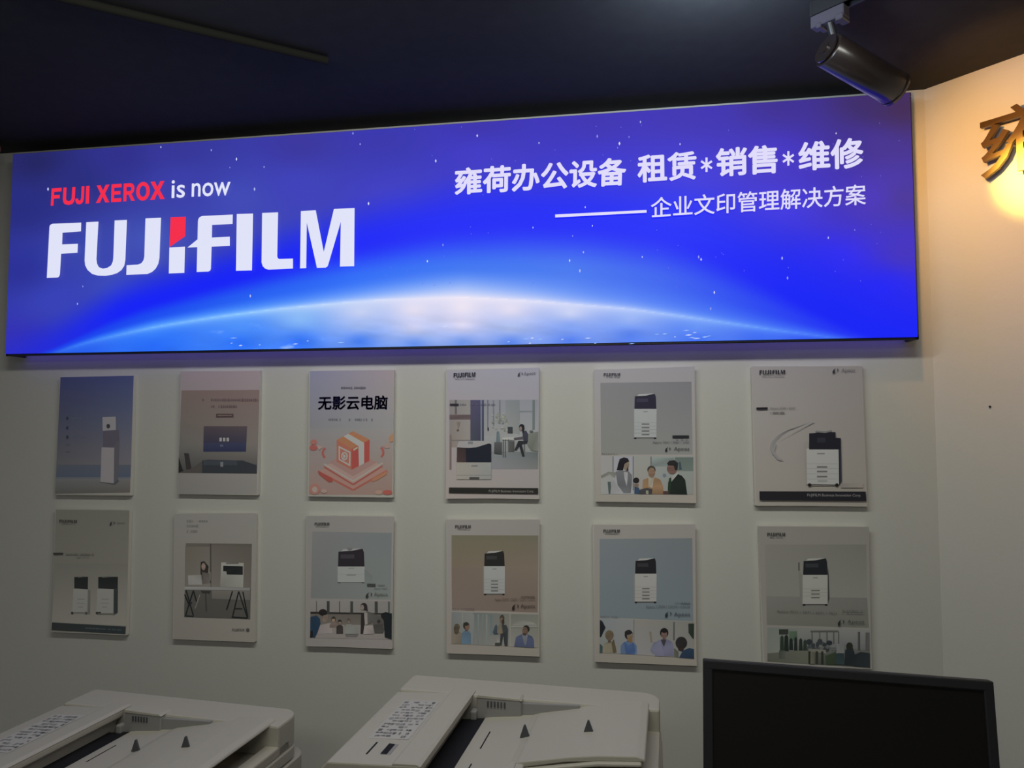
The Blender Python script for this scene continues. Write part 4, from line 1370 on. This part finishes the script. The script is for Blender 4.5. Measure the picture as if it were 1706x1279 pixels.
slab('track_adapter', (0.462, -0.527), 0.078, 0.030, 2.612, 2.640, M['adapter'])
slab('adapter_latch', (0.484, -0.546), 0.018, 0.036, 2.604, 2.618, M['adapter'])
slab('adapter_latch', (0.448, -0.514), 0.012, 0.036, 2.606, 2.618, M['adapter'])
sp = bpy.data.lights.new('spot_beam', 'SPOT')
sp.energy = 60
sp.color = (1.0, 0.70, 0.10)
sp.spot_size = math.radians(24)
sp.spot_blend = 1.0
sp.shadow_soft_size = 0.02
so = bpy.data.objects.new('spot_beam', sp)
COL.objects.link(so)
so.parent = lamp
so.location = Ti @ (F_ - ax * 0.012)
aim = Vector((1.046, -0.185, 2.342))
so.rotation_euler = (aim - (F_ - ax * 0.012)).to_track_quat('-Z', 'Y').to_euler()

fl = bpy.data.lights.new('spot_flood', 'SPOT')
fl.energy = 11.5
fl.color = (1.0, 0.47, 0.11)
fl.spot_size = math.radians(122)
fl.spot_blend = 1.0
fl.shadow_soft_size = 0.02
fo = bpy.data.objects.new('spot_flood', fl)
COL.objects.link(fo)
fo.parent = lamp
fo.location = Ti @ (F_ - ax * 0.006)
fo.rotation_euler = so.rotation_euler

# track rail the spotlight hangs from, running over the camera's head
rail = thing('ceiling_track', (0.462, -0.527, H), 'black lighting track on the dark ceiling above the spotlight', 'track')
bm = bmesh.new()
pA, pB = -0.035, 1.10
for (w0, w1, z0, z1) in ((-.017, -.013, -.034, 0), (.013, .017, -.034, 0), (-.013, .013, -.006, 0)):
    add_box(bm, pA, pB, w0, w1, z0, z1)
bm.transform(Matrix(((td.x, tn.x, 0, 0), (td.y, tn.y, 0, 0), (0, 0, 1, 0), (0, 0, 0, 1))))
from_bm('rail', bm, M['black_metal'], rail)
for t_ in (pA, pB):
    bm = bmesh.new()
    add_box(bm, t_ - .004, t_ + .004, -.018, .018, -.035, 0, .001, 1)
    bm.transform(Matrix(((td.x, tn.x, 0, 0), (td.y, tn.y, 0, 0), (0, 0, 1, 0), (0, 0, 0, 1))))
    from_bm('end_cap', bm, M['black_metal'], rail)

# conduit crossing the ceiling at the left
bm = bmesh.new()
c0, c1 = Vector((-1.35, -0.90, H - .012)), Vector((-0.78, -0.462, H - .012))
lathe(bm, c0, c1, [(0, .010), ((c1 - c0).length, .010)], 14)
o = from_bm('ceiling_conduit', bm, M['conduit'])
tag(o, 'thin dark conduit running diagonally along the black ceiling at upper left', 'conduit')

# small hanging ornament half cut by the left frame edge
orn = thing('hanging_ornament', (-2.142, -0.115, 2.645), 'small salmon-pink hanging bauble with a pale tassel, at the left frame edge beside the sign', 'ornament')
bm = bmesh.new()
bmesh.ops.create_uvsphere(bm, u_segments=20, v_segments=14, radius=0.022)
from_bm('bauble', bm, M['pink'], orn, True)
bm = bmesh.new()
lathe(bm, (0, 0, .02), (0, 0, 1), [(0, .0015), (H - 2.645 - .02, .0015)], 8)
from_bm('cord', bm, M['black_metal'], orn)
bm = bmesh.new()
for k in range(9):
    t = 2 * math.pi * k / 9
    lathe(bm, (.007 * math.cos(t), .007 * math.sin(t), -.024), (.013 * math.cos(t), .013 * math.sin(t), -.085), [(0, .002), (.06, .0024)], 6)
lathe(bm, (0, 0, -.020), (0, 0, -.1), [(0, .006), (.012, .010)], 14)
o = from_bm('tassel', bm, M['pale'], orn)

# ------------------------------------------------------------------ copiers


def copier(loc, rz, T, label):
    """T is the height of the feeder cover; local x runs -0.56..0, y runs 0 (rear) to -0.56"""
    root = thing('photocopier', loc, label, 'photocopier', (0, 0, rz), None)
    P, PT, PG, PK = M['plastic'], M['plastic_top'], M['plastic_grey'], M['plastic_dark']
    L, Rr = -0.592, 0.0
    # base with drawers
    base = box('main_body', (L + .01, Rr - .01, -0.56, 0.02, 0.09, T - 0.33), P, root, .008)
    dz = (T - 0.33 - 0.12 - 0.10) / 4
    for k in range(4):
        z = 0.11 + dz * k
        dr = box('drawer', (L + .02, Rr - .02, -0.577, -0.556, z, z + dz - .008), P, root, .004)
        hd = box('handle', (L / 2 - .09, L / 2 + .09, -0.582, -0.572, z + dz * .55, z + dz * .72), PG, dr, .003)
    for (cx, cyy) in ((L + .06, -.50), (Rr - .06, -.50), (L + .06, -.04), (Rr - .06, -.04)):
        bm = bmesh.new()
        lathe(bm, (cx - .015, cyy, .035), (cx + 1, cyy, .035), [(0, .032), (.003, .035), (.027, .035), (.03, .032)], 20)
        add_box(bm, cx - .02, cx + .02, cyy - .02, cyy + .02, .06, .095)
        from_bm('caster', bm, PK, root)
    # paper exit bay, pillar and scanner deck
    box('rear_pillar', (L + .01, Rr - .01, -0.20, 0.02, T - 0.33, T - 0.19), PK, root)
    box('left_pillar', (L + .01, L + .13, -0.55, -0.20, T - 0.33, T - 0.19), PK, root)
    deck = prism('scanner_deck', round_rect(L, Rr + .012, -0.56, 0.03, (.045, .03, .02, .02)), 2, T - 0.19, T - 0.098, P, root, .004, 1)
    panel = box('control_panel', (L + .10, L + .40, -0.70, -0.57, T - .165, T - .145), PK, root, .006)
    bm = bmesh.new()
    add_box(bm, L + .12, L + .36, -0.69, -0.59, T - .1449, T - .1440)
    from_bm('touch_screen', bm, M['screen'], panel)
    # platen cover with a rim; the paper tray floats above its well
    prism('platen_cover', round_rect(L + .004, Rr + .010, -0.535, 0.0, (.045, .03, .02, .02)), 2, T - 0.096, T - 0.068, PT, root, .004, 2)
    rim_ = prism('side_rim', round_rect(-0.026, Rr + .008, -0.44, -0.02, (.03, 0, 0, .012)), 2, T - 0.069, T - 0.046, P, root, .004, 2)
    # rear spine
    prism('rear_spine', round_rect(L + .02, Rr + .008, -0.098, 0.0, (.042, .012, 0, 0)), 2, T - 0.069, T - 0.0005, PT, root, .005, 2)
    # feeder cover: slopes down to the left, pale bevelled ridge on the right
    cov = [(L + .004, T - .068), (L + .004, T - .020), (L + .018, T - .006), (-0.452, T), (-0.404, T + .003), (-0.398, T - .001), (-0.399, T - .014), (-0.412, T - .022), (-0.424, T - .068)]
    prism('feeder_cover', cov, 1, -0.448, -0.0985, PT, root, .003, 2)
    prism('cover_lip', [(-0.452, T + .0012), (-0.447, T + .0032), (-0.405, T + .0052), (-0.3965, T + .001), (-0.402, T - .004), (-0.45, T - .004)], 1, -0.4475, -0.075, PT, root, .0012, 1)
    # feed opening, its shadow built as a black strip
    prism('feed_slot', [(-0.424, T - .066), (-0.424, T - .024), (-0.420, T - .024), (-0.418, T - .047), (-0.366, T - .0415), (-0.366, T - .066)], 1, -0.446, -0.118, PK, root)
    box('roller', (-0.398, -0.384, -0.124, -0.1, T - .046, T - .026), PG, root, .003)
    # bed and tray
    bed = [(-0.366, T - .066), (-0.366, T - .042), (-0.352, T - .0395), (-0.262, T - .030), (-0.250, T - .026), (-0.250, T - .066)]
    prism('feed_bed', bed, 1, -0.446, -0.1, PT, root)
    for y0, y1 in ((-0.270, -0.190), (-0.415, -0.335)):
        bm = bmesh.new()
        add_box(bm, -0.3375, -0.3350, y0, y1, T - .0392, T - .0372)
        from_bm('guide_groove', bm, PK, root)
    tr = [(-0.258, T - .030), (-0.246, T - .0245), (-0.15, T - .006), (-0.10, T + .001), (-0.030, T + .006), (-0.016, T + .003), (-0.013, T - .003), (-0.10, T - .010), (-0.16, T - .017), (-0.258, T - .038)]
    prism('paper_tray', tr, 1, -0.338, -0.070, PT, root, .0025, 2)
    prism('tray_lip', [(-0.258, T - .044), (-0.246, T - .036), (-0.15, T - .018), (-0.10, T - .009), (-0.022, T - .003), (-0.020, T - .009), (-0.10, T - .016), (-0.16, T - .026), (-0.258, T - .05)], 1, -0.345, -0.325, PT, root, .002, 1)
    # sloped curtain from the bed to the tray
    prism('bed_cheek', [(-0.290, -0.446), (-0.235, -0.360), (-0.235, -0.330), (-0.262, -0.330), (-0.300, -0.446)], 2, T - .066, T - .0275, PT, root, .003, 2)
    box('front_guard', (-0.412, -0.292, -0.462, -0.4485, T - .068, T - .018), PG, root, .003)
    # rear paper guide
    prism('paper_guide', [(-0.386, T - .047), (-0.386, T - .002), (-0.380, T + .004), (-0.292, T + .002), (-0.286, T - .004), (-0.286, T - .036)], 1, -0.112, -0.094, PG, root, .002, 1)
    prism('guide_cap', [(-0.388, T - .001), (-0.383, T + .0062), (-0.290, T + .0042), (-0.284, T - .001)], 1, -0.113, -0.080, PT, root, .001, 1)
    prism('guide_wing', [(-0.286, T - .036), (-0.286, T - .008), (-0.16, T - .003), (-0.16, T - .008)], 1, -0.106, -0.0975, PG, root)
    for k in range(6):
        box('guide_rib', (-0.362 + k * .0075, -0.3585 + k * .0075, -0.1135, -0.1115, T - .018, T - .006), M['fin'], root)
    # two paper stoppers
    for (x, y, z) in ((-0.256, -0.222, T - .026), (-0.127, -0.230, T - .0030)):
        prism('paper_stopper', [(x - .0105, z - .003), (x + .0105, z - .003), (x + .001, z + .022), (x - .002, z + .022)], 1, y - .002, y + .002, M['fin'], root)
    # instruction label, slit and window on the cover
    rng = random.Random(int(T * 1000))
    V, F, Cc = [], [], []

    def patch(x0, x1, y0, y1, dzz, cc):
        b_ = len(V)
        for (x, y) in ((x0, y0), (x1, y0), (x1, y1), (x0, y1)):
            V.append((x, y, T - .006 + (x + .562) / .110 * .006 + dzz))
            Cc.append(cc)
        F.append((b_, b_ + 1, b_ + 2, b_ + 3))
    patch(-0.540, -0.458, -0.345, -0.150, .0006, (.50, .49, .46))
    for r in range(13):
        y = -0.158 - r * .0143
        x = -0.535
        while x < -0.466:
            w = rng.uniform(.003, .012)
            hh = rng.uniform(.004, .010)
            if rng.random() < .8:
                g = rng.uniform(.12, .34)
                patch(x, min(x + w * .8, -.462), y - hh, y, .0010, (g, g, g * .98))
            x += w
    me = bpy.data.meshes.new('instruction_label')
    me.from_pydata(V, [], F)
    at = me.color_attributes.new('ink', 'FLOAT_COLOR', 'POINT')
    at.data.foreach_set('color', [q_ for cc in Cc for q_ in (*cc, 1.0)])
    link('instruction_label', me, M['label_ink'], root)
    zz = T - .003
    box('cover_slit', (-0.5160, -0.5125, -0.412, -0.361, zz - .002, zz + .0004), PK, root)
    win = box('indicator_window', (-0.488, -0.460, -0.410, -0.366, zz - .002, zz + .0022), PG, root)
    box('window_dark_strip', (-0.488, -0.476, -0.409, -0.367, zz + .0018, zz + .0028), PK, win)  # dark strip over the left side of the window
    return root


copier((0.055, -0.545, 0), math.radians(-3.0), 1.10, 'ivory photocopier with a document feeder, left of the black monitor')
copier((-0.775, -0.5885, 0), math.radians(-4.5), 1.03, 'ivory photocopier with a document feeder in the lower left corner')

# ------------------------------------------------------------------ desk and monitor
desk = thing('desk', (0.55, -0.85, 0), 'plain laminate desk under the black monitor', 'desk')
box('desktop', (-.45, .55, -.33, .32, .715, .745), M['wood'], desk, .003)
for x, y in ((-.41, -.29), (.51, -.29), (-.41, .28), (.51, .28)):
    box('leg', (x - .022, x + .022, y - .022, y + .022, 0, .715), M['black_metal'], desk, .003)

yaw, tilt, roll = -0.0154, 0.1415, -0.0208
r0 = Vector((math.cos(yaw), math.sin(yaw), 0))
bk = Vector((-math.sin(yaw), math.cos(yaw), 0))
u0 = Vector((0, 0, 1)) * math.cos(tilt) + bk * math.sin(tilt)
r2 = r0 * math.cos(roll) + u0 * math.sin(roll)
u2 = -r0 * math.sin(roll) + u0 * math.cos(roll)
n2 = r2.cross(u2)                                        # towards the viewer
PAN = Matrix(((r2.x, -n2.x, u2.x, .1436), (r2.y, -n2.y, u2.y, -.6984), (r2.z, -n2.z, u2.z, 1.2249), (0, 0, 0, 1)))
W_, H_ = .531, .325
ctr = PAN @ Vector((W_ / 2, .06, -H_ * .62))
mon = thing('monitor', (ctr.x, ctr.y, .745), 'black desktop monitor, switched off, in front of the lower right poster', 'monitor')
PAN = Matrix.Translation(-Vector((ctr.x, ctr.y, .745))) @ PAN
bz = .018
bm = bmesh.new()
add_box(bm, 0, W_, 0, .022, -bz, 0, .0025, 2)
add_box(bm, 0, W_, 0, .022, -H_, -H_ + bz + .004, .0025, 2)
add_box(bm, 0, bz, 0.0003, .022, -H_ + .012, -.006, .0025, 2)
add_box(bm, W_ - bz, W_, 0.0003, .022, -H_ + .012, -.006, .0025, 2)
bm.transform(PAN)
from_bm('bezel', bm, M['bezel'], mon)
bm = bmesh.new()
add_box(bm, bz - .004, W_ - bz + .004, .004, .012, -H_ + bz, -bz + .004)
bm.transform(PAN)
from_bm('screen', bm, M['screen'], mon)
bm = bmesh.new()
for (x0, x1, y0, y1, z0, z1) in ((.006, W_ - .006, .020, .034, -H_ + .006, -.006), (.09, W_ - .09, .034, .058, -H_ + .05, -.05)):
    add_box(bm, x0, x1, y0, y1, z0, z1, .006, 2)
bm.transform(PAN)
from_bm('back_shell', bm, M['bezel'], mon)
# stand, upright on the desk
bm = bmesh.new()
add_box(bm, -.035, .035, -.004, .022, .010, ctr.z - .745 + .05, .004, 2)
from_bm('stand_neck', bm, M['bezel'], mon)
bm = bmesh.new()
add_box(bm, -.12, .12, -.13, .07, 0.0, .012, .004, 2)
from_bm('stand_foot', bm, M['bezel'], mon)
